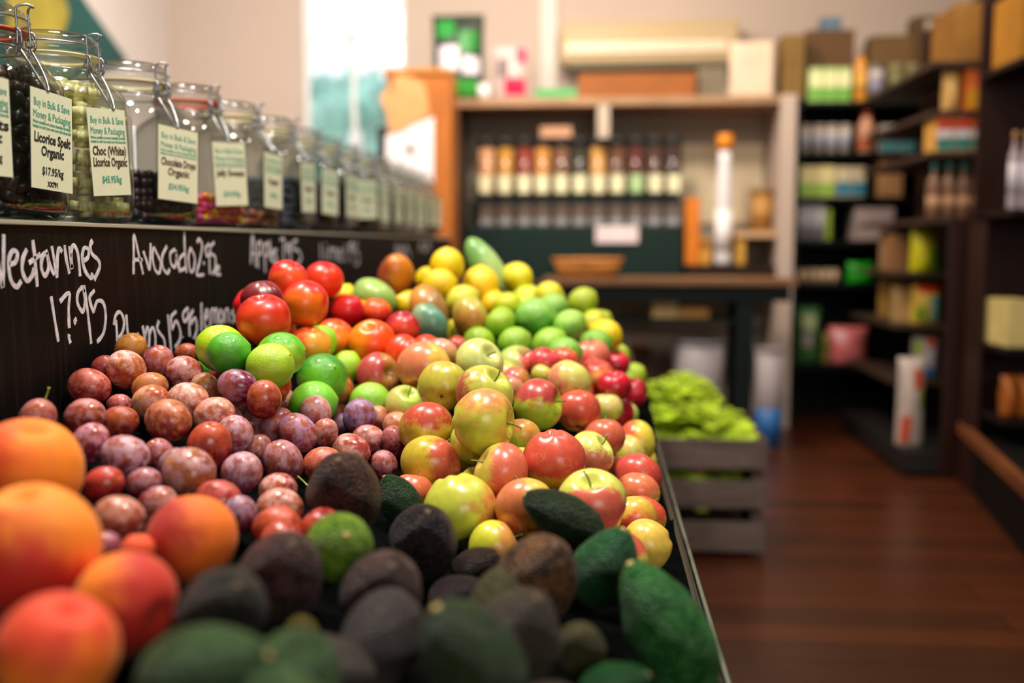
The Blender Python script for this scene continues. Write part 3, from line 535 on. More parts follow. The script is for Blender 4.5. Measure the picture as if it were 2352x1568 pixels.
strokes('chalk_lettering', 'chalk words Avocado 2.95 ea', [
 [(1290, 460), (1292, 270), (1295, 80), (1340, 270), (1382, 460)], [(1288, 320), (1375, 320)], [(1385, 240), (1415, 330), (1442, 412), (1452, 300), (1455, 160)],
 [(1482, 200), (1472, 300), (1500, 420), (1540, 445), (1552, 350), (1510, 250), (1485, 200)], [(1612, 190), (1568, 290), (1575, 400), (1618, 452), (1638, 410)],
 [(1690, 222), (1645, 262), (1652, 360), (1690, 388), (1705, 300), (1698, 230)], [(1700, 240), (1712, 350), (1738, 440)],
 [(1780, 50), (1785, 250), (1800, 445)], [(1778, 262), (1732, 320), (1740, 420), (1788, 400)],
 [(1842, 208), (1820, 300), (1838, 432), (1872, 410), (1880, 300), (1842, 208)],
 [(1903, 155), (1925, 122), (1952, 190), (1930, 330), (1900, 462), (1970, 462)], [(1965, 345)],
 [(2018, 165), (1985, 215), (1998, 285), (2025, 250), (2028, 170)], [(2028, 180), (2022, 300), (2026, 460)], [(2068, 155), (2032, 200), (2036, 275)], [(2036, 270), (2076, 290), (2080, 400), (2050, 462)],
 [(2085, 430), (2118, 400), (2100, 385), (2085, 455), (2130, 462)]], K, K, 0, 520, .0048)
strokes('chalk_lettering', 'chalk words Plums 15.95', [
 [(1100, 950), (1118, 860), (1160, 825), (1196, 900), (1190, 1000), (1140, 1095)], [(1120, 900), (1128, 1000), (1133, 1112)], [(1220, 850), (1228, 960), (1240, 1090)],
 [(1260, 1030), (1275, 1120), (1320, 1110), (1335, 1025)], [(1332, 1040), (1360, 1130)], [(1378, 960), (1395, 1060), (1412, 1170)], [(1400, 1060), (1425, 970), (1442, 1060), (1438, 1165)],
 [(1440, 1050), (1475, 975), (1500, 1060), (1500, 1175)], [(1535, 910), (1520, 990), (1580, 1080), (1592, 1160), (1570, 1200)],
 [(1620, 850), (1640, 1050), (1655, 1230)], [(1702, 820), (1652, 880), (1662, 1000)], [(1664, 995), (1700, 910), (1742, 1010), (1735, 1100), (1690, 1165)], [(1762, 1070)],
 [(1815, 785), (1768, 840), (1780, 915), (1812, 880), (1822, 790)], [(1822, 800), (1828, 960), (1835, 1140)], [(1868, 805), (1838, 870), (1845, 945)], [(1845, 940), (1885, 880), (1900, 1000), (1850, 1145)]], K, K, 0, 520, .0048)
strokes('chalk_lettering', 'chalk word lemons', [
 [(1945, 735), (1945, 1010)], [(1975, 910), (2010, 850), (1995, 800), (1975, 900), (1985, 980), (2015, 970)], [(2030, 960), (2038, 800)], [(2038, 820), (2062, 800), (2068, 930)], [(2068, 830), (2092, 800), (2100, 940)],
 [(2130, 805), (2112, 870), (2135, 930), (2155, 860), (2130, 805)], [(2172, 930), (2172, 800)], [(2172, 820), (2200, 800), (2215, 925)], [(2268, 795), (2240, 840), (2268, 880), (2245, 930)]], K, K, 0, 520, .0050)
strokes('chalk_lettering', 'chalk words Apples 7.95', [
 [(155, 360), (170, 60), (205, 390)], [(160, 260), (195, 260)], [(215, 150), (225, 400)], [(218, 170), (250, 150), (255, 250), (224, 270)], [(282, 160), (292, 440)], [(286, 180), (318, 160), (320, 260), (292, 285)],
 [(335, 130), (345, 335)], [(352, 290), (382, 240), (362, 230), (355, 320), (385, 340)], [(405, 220), (380, 265), (405, 310), (382, 370)],
 [(435, 125), (475, 125), (468, 230), (470, 335)], [(530, 160), (498, 200), (515, 250), (535, 180), (535, 330)], [(600, 135), (565, 150), (565, 220), (610, 230), (640, 300), (600, 365)]], K, K, 540, 520, .0056)
strokes('chalk_lettering', 'chalk words limes 1.95', [
 [(825, 165), (832, 320)], [(872, 210), (876, 320)], [(872, 160)], [(905, 325), (912, 215), (940, 230), (945, 320)], [(945, 230), (972, 220), (982, 330)], [(995, 285), (1030, 240), (1005, 225), (998, 310), (1035, 330)],
 [(1065, 170), (1065, 335)], [(1085, 330)], [(1130, 150), (1100, 190), (1115, 240), (1135, 160), (1130, 340)], [(1180, 150), (1155, 220), (1190, 260), (1190, 350), (1160, 370)]], K, K, 540, 520, .0056)
strokes('chalk_lettering', 'faint far chalk word', [
 [(1550, 300), (1560, 180), (1585, 290), (1600, 190), (1625, 300), (1650, 190), (1690, 300)]], K, K, 540, 520, .009)
strokes('chalk_price', 'faint far chalk price', [[(1780, 240), (1800, 160), (1830, 240), (1860, 160), (1885, 230)]], K, K, 540, 520, .009)
# ------------------------------------------------------------------ jar shelf on a low cupboard behind the board
js = thing('jar_shelf', 'dark shelf with pale front edge running above the chalkboard under the jars', 'shelf')
obj('shelf_board', B(BX-.30, BX, Y0, Y1, SZ-.006, SZ-.0008), mat('1A221F', .22, noise=.2, scale=6), js)
obj('shelf_edge', B(BX+.001, BX+.005, Y0, Y1, SZ-.0055, SZ, bev=.001), mat('B0AC98', .35), js)
obj('cupboard_body', B(BX-.29, BX-.016, Y0+.02, Y1-.02, 0, SZ-.0065), black, js)
# ------------------------------------------------------------------ jars
JG = glass_mat('jar_glass', (.975, .985, .98), 1.45, .03, .80)
LG = glass_mat('lid_glass', (.96, .975, .97), 1.5, .03, .66)
def sq(a, p, n=56):
    out = []
    for k in range(n):
        t = 2*math.pi*k/n; c, s = math.cos(t), math.sin(t); r = a/((abs(c)**p+abs(s)**p)**(1/p)); out.append((r*c, r*s))
    return out
def jar_body():
    lv = [(0, .0, 4), (.001, .068, 4.5), (.004, .077, 4.5), (.012, .083, 4.6), (.03, .085, 4.8), (.10, .085, 4.8), (.16, .085, 4.8), (.180, .083, 4.4), (.195, .078, 3.6), (.207, .069, 2.8), (.214, .061, 2.2), (.219, .058, 2), (.223, .0605, 2), (.227, .058, 2), (.238, .0575, 2), (.2395, .055, 2)]
    inn = [(z if z > .23 else z-.001 if z > .19 else z, a-.004, p) for z, a, p in lv if a > .05 and z > .003]
    inn = [(.2395, .052, 2)]+[(z, a, p) for z, a, p in reversed(inn[:-1])]+[(.009, .06, 4), (.009, 0, 4)]
    bm = bmesh.new(); rings = []
    for z, a, p in lv+inn:
        rings.append([bm.verts.new((0, 0, z))] if a == 0 else [bm.verts.new((x, y, z)) for x, y in sq(a, p)])
    skin(bm, rings, 56); return bm
def jar(i, Y, rz, seal, group='glass clip-top jars on the shelf', label=''):
    X = BX-.101
    global J0
    if i == 0:
        J0 = thing('storage_jar', label, 'jar', (X, Y, SZ), rz, group)
        obj('jar_body', jar_body(), JG, J0, True)
        obj('lid', lathe([(0, .2415), (.052, .2415), (.0615, .2425), (.063, .246), (.0625, .252), (.060, .2555), (.0605, .259), (.058, .266), (.052, .272), (.046, .2705), (.030, .269), (0, .268)], 48), LG, J0, True)
        s = obj('rubber_seal', lathe([(.052, .2383), (.0635, .2383), (.065, .2400), (.0635, .2418), (.052, .2418), (.052, .2383)], 48), seal, J0, True)
        wire = mat('9AA0A4', .28, metal=.9)
        bm = bmesh.new(); ring = lambda r, z: [(r*math.cos(2*math.pi*k/40), r*math.sin(2*math.pi*k/40), z) for k in range(40)]
        tube(bm, ring(.0598, .2195), .0013, 6, True); obj('neck_wire', bm, wire, J0, True)
        bm = bmesh.new(); tube(bm, ring(.0632, .2555), .0013, 6, True); obj('lid_wire', bm, wire, J0, True)
        bm = bmesh.new()
        # upright link: two wires with an eye on top
        for s_ in (-1, 1):
            tube(bm, spline([(.064, s_*.012, .208), (.067, s_*.0125, .225), (.067, s_*.012, .245), (.066, s_*.012, .262), (.069, s_*.010, .268), (.078, s_*.004, .270), (.082, 0, .267)], 5), .0016, 7)
            eye = [(.067+.006*math.cos(t), s_*.0125+.0015*math.sin(t/1.0), .226+.006*math.sin(t)) for t in [2*math.pi*k/12 for k in range(12)]]
            tube(bm, eye, .0015, 6, True)
            tube(bm, spline([(.0655, s_*.014, .240), (.072, s_*.014, .236), (.074, s_*.0135, .222), (.0685, s_*.013, .212)], 5), .0015, 6)
            tube(bm, spline([(.070, s_*.0115, .214), (.079, s_*.0105, .200), (.090, s_*.0075, .180), (.0965, s_*.003, .166), (.0975, 0, .164)], 5), .0017, 7)
        eye = [(.063+.0045*math.cos(t), 0, .2555+.0045*math.sin(t)) for t in [2*math.pi*k/12 for k in range(12)]]
        obj('wire_clasp', bm, wire, J0, True)
        bm = bmesh.new()
        tube(bm, spline([(-.063, -.012, .2555), (-.069, -.012, .250), (-.069, -.012, .228), (-.061, -.012, .2195)], 5), .0015, 6)
        tube(bm, spline([(-.063, .012, .2555), (-.069, .012, .250), (-.069, .012, .228), (-.061, .012, .2195)], 5), .0015, 6)
        obj('wire_hinge', bm, wire, J0, True)
        return J0
    o = copy_tree(J0); o.location = (X, Y, SZ); o.rotation_euler = (0, 0, rz); o['label'] = label
    for c in o.children:
        if c.name.startswith('rubber_seal'): c.data = c.data.copy(); c.data.materials[0] = seal
    return o
orange = mat('C8501C', .6); cream = mat('D8C898', .6)
paper = mat('DDE0C0', .8, noise=.03, scale=60); sleeve = glass_mat('plastic_sleeve', (.93, .93, .90), 1.35, .12, .8)
def text(s, size, wmax, m, parent, name, x, z, y=.0, bold=0, shear=0, ps=.0):
    cu = bpy.data.curves.new('t', 'FONT'); cu.body = s; cu.size = size; cu.align_x = 'CENTER'; cu.resolution_u = 2; cu.offset = bold; cu.shear = shear; cu.extrude = .00008
    o = bpy.data.objects.new('t', cu); COL.objects.link(o); bpy.context.view_layer.update()
    me = bpy.data.meshes.new_from_object(o.evaluated_get(bpy.context.evaluated_depsgraph_get())); bpy.data.objects.remove(o); bpy.data.curves.remove(cu)
    xs = [v.co.x for v in me.vertices]; k = wmax/max(1e-6, max(xs)-min(xs)); 
    # local label frame: text runs along +Y, up is +Z, faces +X
    me.transform(Matrix(((0, 0, 1, .0012+y), (k, 0, 0, x), (0, 1, 0, z), (0, 0, 0, 1))))
    me.materials.clear(); me.materials.append(m); me.name = name
    t = bpy.data.objects.new(name, me); COL.objects.link(t); t.parent = parent; return t
teal = mat('3F9C84', .7); ink = mat('141414', .7); brown_ink = mat('4A2A20', .7)
def price_tag(jo, off, tilt, lines, label, ww=.098, hh=.128, drop=.024, lean=0):
    ww *= .84; hh *= .885; off += .012
    """a paper card in a clear sleeve that hangs on the jar front"""
    P = thing('price_tag', label, 'price tag', (0, 0, 0), 0, 'price cards hanging on the jars')
    M = Matrix.Translation(jo.location) @ Matrix.Rotation(jo.rotation_euler.z, 4, 'Z') @ Matrix.Translation((.0965, off, .163)) @ Matrix.Rotation(tilt, 4, 'X') @ Matrix.Rotation(-lean, 4, 'Y')
    P.matrix_world = M
    bm = B(-.0006, 0, -ww/2-.005, ww/2+.005, -hh-drop, .012); obj('sleeve', bm, sleeve, P)
    for f_ in (0,):
        pp = obj('paper', B(.0002, .0008, -ww/2, ww/2, -hh, .0), paper, P)
    for (s, size, wf_, z, m, bold, shr) in lines:
        text(s, size, ww*wf_, m, pp, 'lettering', 0, -z*hh, 0, bold, shr)
    return P
def hdr(): return [('Buy in Bulk & Save', .014, .86, .17, teal, 0, .0), ('Money & Packaging', .014, .90, .29, teal, 0, .0), ('Where possible we source Australian products', .0052, .92, .345, teal, .0001, 0), ('hesitate to ask if you need more info about this', .0052, .92, .39, teal, .0001, 0)]
def card(a, b, price, code=None, c2=None):
    L_ = hdr()+[(a, .0175, .88, .53, c2 or ink, .0005, .08)]
    if b: L_.append((b, .0175, .55 if len(b) < 9 else .9, .66, c2 or ink, .0005, .08))
    L_.append((price, .014, .52, .85, ink if c2 is None else teal, .0003, .08))
    if code: L_.append((code, .009, .26, .965, ink, .0004, .1))
    return L_
JY = [1.056, 1.239, 1.424, 1.662, 1.899, 2.123, 2.377, 2.602, 2.813, 3.03, 3.26, 3.48, 3.70, 3.92, 4.14, 4.36]
JR = [math.radians(a) for a in (-4, -5, -11, -18, -20, -8, -6, -14, -8, -20, -8, -5, -3, -6, -2, -4)]
JL = ['clip-top glass jar at the very left edge, reddish sweets inside', 'clip-top jar with orange seal full of black licorice', 'clip-top jar full of ivory chocolate pieces', 'clip-top jar with dark chocolate drops at the bottom, right of the ivory sweets',
      'clip-top jar with orange seal and pink and yellow sweets', 'clip-top jar of reddish brown sweets, next after the pink and yellow sweets', 'sixth clip-top jar after the licorice jar, dark bluish contents half way up', 'blurred jar below the left edge of the window',
      'blurred jar left of the wide-looking price card', 'blurred jar with the widest looking price card', 'blurred jar just before the pale cards at the far end', 'far jar under the white notice', 'far jar, fifth from the end of the row', 'far jar, third from the end of the row', 'far jar, last but one of the row', 'farthest jar at the end of the row']
jars = []
for i, (y, r, l) in enumerate(zip(JY, JR, JL)):
    jars.append(jar(i, y, r, orange if i in (1, 4) else cream, label=l))
def lumps(name, label, cat, jo, top, s, cols, shape=(1, 1, 1), rough=.45, seed=1, core=None):
    rnd = random.Random(seed); bm = bmesh.new(); z = .012+s*.5; mats_ = [mat(c, rough, noise=.15, scale=60) for c in cols]; lim = .0795
    row = 0
    box(bm, -.066, .066, -.066, .066, .0105, max(.02, top-s*1.2))
    for f_ in bm.faces: f_.material_index = 0
    while z < top:
        a = lim-s*.55
        if z > .17: a *= max(.4, 1-(z-.17)/.05)
        xs = []; x = -a+(s/2 if row % 2 else 0)
        n = max(2, int(2*a/s))
        for ix in range(n+1):
            for iy in range(n+1):
                x = -a+2*a*ix/n; y = -a+2*a*iy/n
                if abs(x) < a-s*1.2 and abs(y) < a-s*1.2 and z < top-s*1.3: continue
                if abs(x) > a*.93 and abs(y) > a*.93: x *= .94; y *= .94
                r = bmesh.ops.create_icosphere(bm, subdivisions=1 if s < .02 else 2, radius=s*.52)
                M = Matrix.Translation((x+rnd.uniform(-.1, .1)*s, y+rnd.uniform(-.1, .1)*s, z+rnd.uniform(-.25, .25)*s)) @ Euler([rnd.uniform(0, 3) for _ in range(3)]).to_matrix().to_4x4() @ Matrix.Diagonal((*shape, 1))
                bmesh.ops.transform(bm, matrix=M, verts=r['verts'])
                k = rnd.randrange(len(cols))
                for f_ in {f for v in r['verts'] for f in v.link_faces}: f_.material_index = k; f_.smooth = True
        z += s*.86; row += 1
    o = obj(name, bm, None, mats=mats_); o.location = jo.location; o.rotation_euler = jo.rotation_euler
    return tag(o, label, cat, kind='stuff')
lumps('sweets', 'reddish sweets inside the jar at the very left edge', 'sweets', jars[0], .10, .017, ['B04030', 'C89080', '802018'], seed=3)
lumps('licorice', 'black licorice pieces filling the jar with the orange seal', 'licorice', jars[1], .19, .021, ['1E1814', '3A2418', '2A2A16', '141210'], (1.35, .85, .85), .35, seed=4)
lumps('chocolate_drops', 'dark chocolate drops in the jar right of the ivory sweets', 'sweets', jars[3], .085, .015, ['2C1C26', '3A2834', '241820'], seed=5)
lumps('candy', 'pink, yellow and orange sweets in the second orange-sealed jar', 'sweets', jars[4], .07, .015, ['E0408C', 'F0C020', 'F07828', 'E86090', 'D83030'], seed=6)
lumps('candy', 'reddish brown sweets in the jar after the pink and yellow ones', 'sweets', jars[5], .045, .016, ['8C3020', 'A87048', '602418'], seed=7)
for k, (i, top, cols, lb) in enumerate([(6, .12, ['282C3C', '343848'], 'dark bluish sweets in the jar left of the window edge'), (7, .09, ['3A2C2C', '504040'], 'dark brown sweets in the blurred jar under the window'),
        (8, .15, ['2A2630', '3C3440'], 'nearly black sweets in the blurred jar beside the widest card'), (9, .15, ['2C3028', '404434'], 'dark olive sweets in the jar with the widest card'), (10, .13, ['343038', '504A50'], 'dark grey sweets in the jar before the pale cards'),
        (11, .13, ['50603C', '6C7850'], 'green sweets in the far jar under the white notice'), (12, .12, ['786858', '988470'], 'tan sweets in a far jar'), (13, .12, ['504438', '68584C'], 'brown sweets in the far jar third from the end'), (14, .12, ['988C80', 'B0A498'], 'pale sweets in the last jar but one'), (15, .12, ['5C4C3C', '78644C'], 'brown sweets in the farthest jar')]):
    lumps('sweets', lb, 'sweets', jars[i], top, .022, cols, seed=20+k)
# ivory pieces, one by one
bm = bmesh.new(); bmesh.ops.create_cube(bm, size=1); bmesh.ops.bevel(bm, geom=bm.edges[:], offset=.3, segments=4, affect='EDGES'); bmesh.ops.scale(bm, vec=(.0355, .0355, .0305), verts=bm.verts)
ivory = obj('chocolate_piece', bm, mat('F0E8AC', .38, sheen=0, noise=.06, scale=70), smooth=True)
tag(ivory, 'ivory chocolate-coated licorice piece packed in the ivory sweets jar', 'sweet', 'ivory sweets in their jar')
jo = jars[2]; Mj = Matrix.Translation(jo.location) @ Matrix.Rotation(jo.rotation_euler.z, 4, 'Z'); first = True; rnd = random.Random(5)
for kz in range(6):
    for ix in range(4):
        for iy in range(4):
            if not (ix >= 3 or iy == 0 or kz >= 4): continue
            a = .0575 if kz < 5 else .044
            if kz == 5 and (ix == 0 or iy == 3): continue
            p = Vector((-a+2*a*ix/3, -a+2*a*iy/3, .0262+.0328*kz))
            if abs(p.x) > .055 and abs(p.y) > .055: p.x *= .95; p.y *= .95
            o = ivory if first else ivory.copy()
            if not first: COL.objects.link(o)
            first = False
            o.matrix_world = Mj @ Matrix.Translation(p+Vector((rnd.uniform(-.001, .001), rnd.uniform(-.001, .001), rnd.uniform(-.001, .0012)))) @ Euler((rnd.uniform(-.12, .12), rnd.uniform(-.12, .12), rnd.uniform(-.1, .1))).to_matrix().to_4x4()
rd = math.radians
price_tag(jars[0], .036, rd(0), card('Twists', 'Organic', '$17.95/kg'), 'price card at the left edge, cut off by the picture', .092)
price_tag(jars[1], -.004, rd(-3), card('Licorice Spelt', 'Organic', '$17.95/kg', 'XX791'), 'price card reading Licorice Spelt Organic $17.95/kg', .100, .140)
price_tag(jars[2], -.028, rd(4), card('Choc (White)', 'Licorice Organic', '$45.95/kg', None, brown_ink), 'price card reading Choc (White) Licorice Organic $45.95/kg', .098, .138, .03)
price_tag(jars[3], -.008, rd(-3), card('Chocolate Drops', 'Organic', '$34.95/kg', None, brown_ink), 'price card reading Organic in front of the dark chocolate drops', .112, .136)
price_tag(jars[4], -.010, rd(3), card('Jelly Sweets', None, '$24.95/kg', None, brown_ink), 'price card on the jar of pink and yellow sweets, right corner curling out', .108, .134)
for i, (w_, lb) in enumerate([(.098, 'blurred price card on the jar of reddish brown sweets'), (.098, 'blurred price card on the dark bluish sweets jar'), (.098, 'blurred price card under the left window edge'), (.098, 'blurred slim price card left of the widest one'), (.13, 'widest looking blurred price card'),
                              (.10, 'price card right of the widest one'), (.11, 'far price card under the white notice'), (.12, 'pale far price card, fifth from the end'), (.12, 'pale far price card, third from the end'), (.12, 'pale far price card, last but one'), (.12, 'farthest pale price card')]):
    L_ = hdr()[:3]+[('Organic', .017, .6, .56, brown_ink, .0005, 0), ('$24/kg', .013, .4, .8, teal, .0003, 0)]
    price_tag(jars[5+i], -.006, rd((-2, 1, -3, 0, 2)[i % 5]), L_, lb, w_, .13)
# ------------------------------------------------------------------ fruit
def fruit_mat(kind):
    m = bpy.data.materials.new(kind+'_skin'); m.use_nodes = True; nt = m.node_tree; b = nt.nodes['Principled BSDF']; N = nt.nodes.new; L = nt.links.new
    def attr(n): a = N('ShaderNodeAttribute'); a.attribute_type = 'OBJECT'; a.attribute_name = n; return a
    a1, a2, ab = attr('c1'), attr('c2'), attr('blush')
    tc = N('ShaderNodeTexCoord'); oi = N('ShaderNodeObjectInfo'); ad = N('ShaderNodeVectorMath'); ad.operation = 'ADD'; sc_ = N('ShaderNodeVectorMath'); sc_.operation = 'SCALE'
    sc_.inputs[0].default_value = (31, 17, 23); L(oi.outputs['Random'], sc_.inputs['Scale']); L(tc.outputs['Object'], ad.inputs[0]); L(sc_.outputs[0], ad.inputs[1])
    def noise(scale, detail=4, rough=.55, st=None):
        n = N('ShaderNodeTexNoise'); n.inputs['Scale'].default_value = scale; n.inputs['Detail'].default_value = detail; n.inputs['Roughness'].default_value = rough
        src = ad.outputs[0]
        if st: mp = N('ShaderNodeMapping'); mp.inputs['Scale'].default_value = st; L(src, mp.inputs[0]); src = mp.outputs[0]
        L(src, n.inputs['Vector']); return n.outputs[0]
    def math_(op, a, b_=None, c=None):
        n = N('ShaderNodeMath'); n.operation = op
        for k, v in enumerate((a, b_, c)):
            if v is None: continue
            if isinstance(v, (int, float)): n.inputs[k].default_value = v
            else: L(v, n.inputs[k])
        return n.outputs[0]
    def mr(v, a, b_, c=0, d=1):
        n = N('ShaderNodeMapRange'); n.interpolation_type = 'SMOOTHSTEP'; L(v, n.inputs[0])
        for k, q in zip((1, 2, 3, 4), (a, b_, c, d)): n.inputs[k].default_value = q
        return n.outputs[0]
    def mix(f_, a, b_, mode='MIX'):
        n = N('ShaderNodeMix'); n.data_type = 'RGBA'; n.blend_type = mode
        for k, v in ((0, f_), (6, a), (7, b_)):
            if isinstance(v, (int, float)): n.inputs[k].default_value = v
            elif isinstance(v, tuple): n.inputs[k].default_value = (*v, 1)
            else: L(v, n.inputs[k])
        return n.outputs[2]
    nv = N('ShaderNodeVectorMath'); nv.operation = 'NORMALIZE'; L(tc.outputs['Object'], nv.inputs[0])
    dt = N('ShaderNodeVectorMath'); dt.operation = 'DOT_PRODUCT'; L(nv.outputs[0], dt.inputs[0]); L(ab.outputs['Vector'], dt.inputs[1]); dot = dt.outputs['Value']
    ln = N('ShaderNodeVectorMath'); ln.operation = 'LENGTH'; L(ab.outputs['Vector'], ln.inputs[0]); dot = math_('ADD', dot, math_('MULTIPLY', math_('SUBTRACT', ln.outputs['Value'], 1), .7))
    def bump(h, s, dist=.02):
        n = N('ShaderNodeBump'); n.inputs['Strength'].default_value = s; n.inputs['Distance'].default_value = dist; L(h, n.inputs['Height']); L(n.outputs[0], b.inputs['Normal'])
    c1, c2 = a1.outputs['Color'], a2.outputs['Color']
    P = b.inputs
    if kind == 'apple':
        k = math_('ADD', dot, math_('MULTIPLY', math_('SUBTRACT', noise(2.2, 5), .5), 1.5))
        k2 = math_('ADD', k, math_('MULTIPLY', math_('SUBTRACT', noise(9, 6, .7, (1, 1, .25)), .5), .9))
        col = mix(mr(k2, .08, .62), c1, c2)
        vo = N('ShaderNodeTexVoronoi'); vo.inputs['Scale'].default_value = 11; L(ad.outputs[0], vo.inputs['Vector'])
        col = mix(mr(vo.outputs['Distance'], .05, .09, .55, 0), col, (.62, .42, .10))
        vc = N('ShaderNodeTexVoronoi'); vc.feature = 'DISTANCE_TO_EDGE'; vc.inputs['Scale'].default_value = 4.5; L(ad.outputs[0], vc.inputs['Vector'])
        crk = math_('MULTIPLY', mr(vc.outputs['Distance'], .012, .03, 1, 0), mr(noise(2.6, 2), .54, .66))
        col = mix(math_('MULTIPLY', crk, .75), col, (.70, .45, .10))
        col = mix(.35, col, mix(mr(noise(4, 5), .3, .7), (.75, .75, .75), (1.2, 1.2, 1.2)), 'MULTIPLY')
        P['Roughness'].default_value = .3; P['Coat Weight'].default_value = .1; P['Coat Roughness'].default_value = .15; P['Subsurface Weight'].default_value = .08; P['Subsurface Radius'].default_value = (.6, .3, .1); P['Subsurface Scale'].default_value = .006
    elif kind == 'plum':
        base = mix(mr(math_('ADD', dot, math_('MULTIPLY', math_('SUBTRACT', noise(1.8, 3), .5), 2.4)), -.4, .8), mix(1, c1, (.78, .45, .6), 'MULTIPLY'), mix(.32, c1, (.62, .20, .03)))
        base = mix(mr(noise(1.4, 2), .45, .7, 0, .55), base, (.16, .018, .045))
        bl = mr(math_('ADD', noise(1.9, 7, .64), math_('MULTIPLY', dot, .07)), .43, .65, 0, .85)
        bl = math_('MULTIPLY', bl, mr(noise(6, 7, .8), .36, .56, .5, 1))
        col = mix(bl, base, c2)
        rr = mr(bl, 0, .8, .22, .55); L(rr, P['Roughness'])
        P['Subsurface Weight'].default_value = .05; P['Subsurface Radius'].default_value = (.8, .2, .1); P['Subsurface Scale'].default_value = .005
    elif kind == 'avocado':
        vo = N('ShaderNodeTexVoronoi'); vo.inputs['Scale'].default_value = 17; vo.feature = 'SMOOTH_F1'; L(ad.outputs[0], vo.inputs['Vector'])
        n2 = noise(6, 7, .75); col = mix(mr(math_('ADD', n2, math_('MULTIPLY', noise(1.6, 2), .6)), .66, .95), c1, c2)
        col = mix(mr(vo.outputs['Distance'], .1, .5, .0, .35), col, mix(.5, c1, (0, 0, 0)))
        h = math_('ADD', math_('MULTIPLY', vo.outputs['Distance'], -1), math_('MULTIPLY', n2, .5)); bump(h, .75, .045)
        P['Roughness'].default_value = .45; P['Specular IOR Level'].default_value = .3
    elif kind == 'citrus':
        col = mix(mr(math_('ADD', dot, math_('MULTIPLY', math_('SUBTRACT', noise(1.7, 3), .5), 1.8)), -.4, .7), c1, c2)
        bump(noise(24, 2), .25, .02); P['Roughness'].default_value = .33; P['Coat Weight'].default_value = .2
        P['Subsurface Weight'].default_value = .1; P['Subsurface Radius'].default_value = (.4, .6, .1); P['Subsurface Scale'].default_value = .005
    elif kind == 'peach':
        k = math_('ADD', dot, math_('MULTIPLY', math_('SUBTRACT', noise(1.5, 4, .55, (1, 1, .5)), .5), 2.0))
        col = mix(mr(k, -.35, .65), c1, c2); P['Roughness'].default_value = .75; P['Sheen Weight'].default_value = .10; P['Sheen Roughness'].default_value = .45; P['Sheen Tint'].default_value = (1, .82, .6, 1)
        P['Subsurface Weight'].default_value = .15; P['Subsurface Radius'].default_value = (1, .4, .1); P['Subsurface Scale'].default_value = .006
    else:
        k = math_('ADD', dot, math_('MULTIPLY', math_('SUBTRACT', noise(1.8, 4), .5), 1.7))
        col = mix(mr(k, -.2, .6), c1, c2); P['Roughness'].default_value = .35; P['Coat Weight'].default_value = .12
        P['Subsurface Weight'].default_value = .08; P['Subsurface Radius'].default_value = (1, .3, .1); P['Subsurface Scale'].default_value = .005
    L(col, P['Base Color']); return m
FM = {k: fruit_mat(k) for k in ('apple', 'plum', 'avocado', 'citrus', 'peach', 'soft')}
def fruit_bm(kind, nu=40, nv=26):
    bm = bmesh.new(); rings = []
    for j in range(nv+1):
        ph = math.pi*j/nv; s, c = math.sin(ph), math.cos(ph); ring = []
        for i in range(nu if 0 < j < nv else 1):
            v = 2*math.pi*i/nu; x = s; e = 1; z = c
            if kind == 'apple':
                # broad shoulders, narrow base, sunk stem and blossom ends, faint ribs
                x = s*(1+.05*c-.04*c*c)*(1+.018*math.cos(5*v)*(.5-.5*c)); z = .93*c+.02
                z -= .36*math.exp(-(s/.30)**2) if c > 0 else 0
                if c < 0: z += (.20+.03*math.cos(5*v))*math.exp(-(s/.24)**2); z -= .03*math.cos(5*v)*math.exp(-((s-.42)/.2)**2)
            elif kind == 'plum':
                x = s*(1-.02*c); z = 1.18*c; dv = (v+math.pi) % (2*math.pi)-math.pi; x *= 1-.035*math.exp(-(dv/.22)**2)
                if c > 0: z -= .12*math.exp(-(s/.16)**2)
            elif kind in ('peach', 'nectarine'):
                dv = (v+math.pi) % (2*math.pi)-math.pi; x = s*(1-.09*math.exp(-(dv/.2)**2)*(.5+.5*c+.2)); z = .95*c
                if c > 0: z -= .26*math.exp(-(s/.22)**2)
                else: z -= .07*math.exp(-(s/.16)**2)
            elif kind == 'lime':
                x = s; z = 1.07*c+(.07 if c > 0 else -.12)*math.exp(-(s/.22)**2)
            elif kind == 'lemon':
                x = s; z = 1.08*c+(.10 if c > 0 else -.2)*math.exp(-(s/.24)**2)
            elif kind in ('avocado', 'greenavocado'):
                t = (c+1)/2; x = s*(1-.30*t**1.6); z = 1.3*c+.05
            elif kind == 'unripeavocado': x = s*(1-.08*c); z = 1.05*c
            elif kind == 'longavocado': t = (c+1)/2; x = s*(1-.22*t**1.5); z = 1.8*c
            elif kind == 'greatavocado': t = (c+1)/2; x = s*(1-.36*t**1.4); z = 1.65*c
            elif kind == 'mango': x = s; z = 1.2*c
            elif kind == 'papaya': t = (c+1)/2; x = s*(1-.2*t); z = 1.9*c
            X, Y = x*math.cos(v), x*math.sin(v)
            if kind == 'mango': X += .12*(1-c*c)-.1*c*c*(1 if c > 0 else -1); Y *= .85
            if kind in ('longavocado', 'greatavocado', 'papaya'): X += .12*math.sin(ph)-.08
            p = Vector((X, Y, z)); q = .025 if kind in ('apple', 'peach', 'nectarine', 'mango') else .012
            if kind.endswith('avocado'): q = .035
            if 0 < j < nv: p += p.normalized()*q*mnoise.noise(p*1.7+Vector((len(kind), 3, 1)))
            ring.append(bm.verts.new(p))
        rings.append(ring)
    k_ = 1/max(math.hypot(v.co.x, v.co.y) for v in bm.verts) if 'avocado' in kind or kind == 'papaya' else 1
    for v in bm.verts: v.co *= k_ if abs(k_-1) < .5 else 1
    skin(bm, rings, nu); return bm
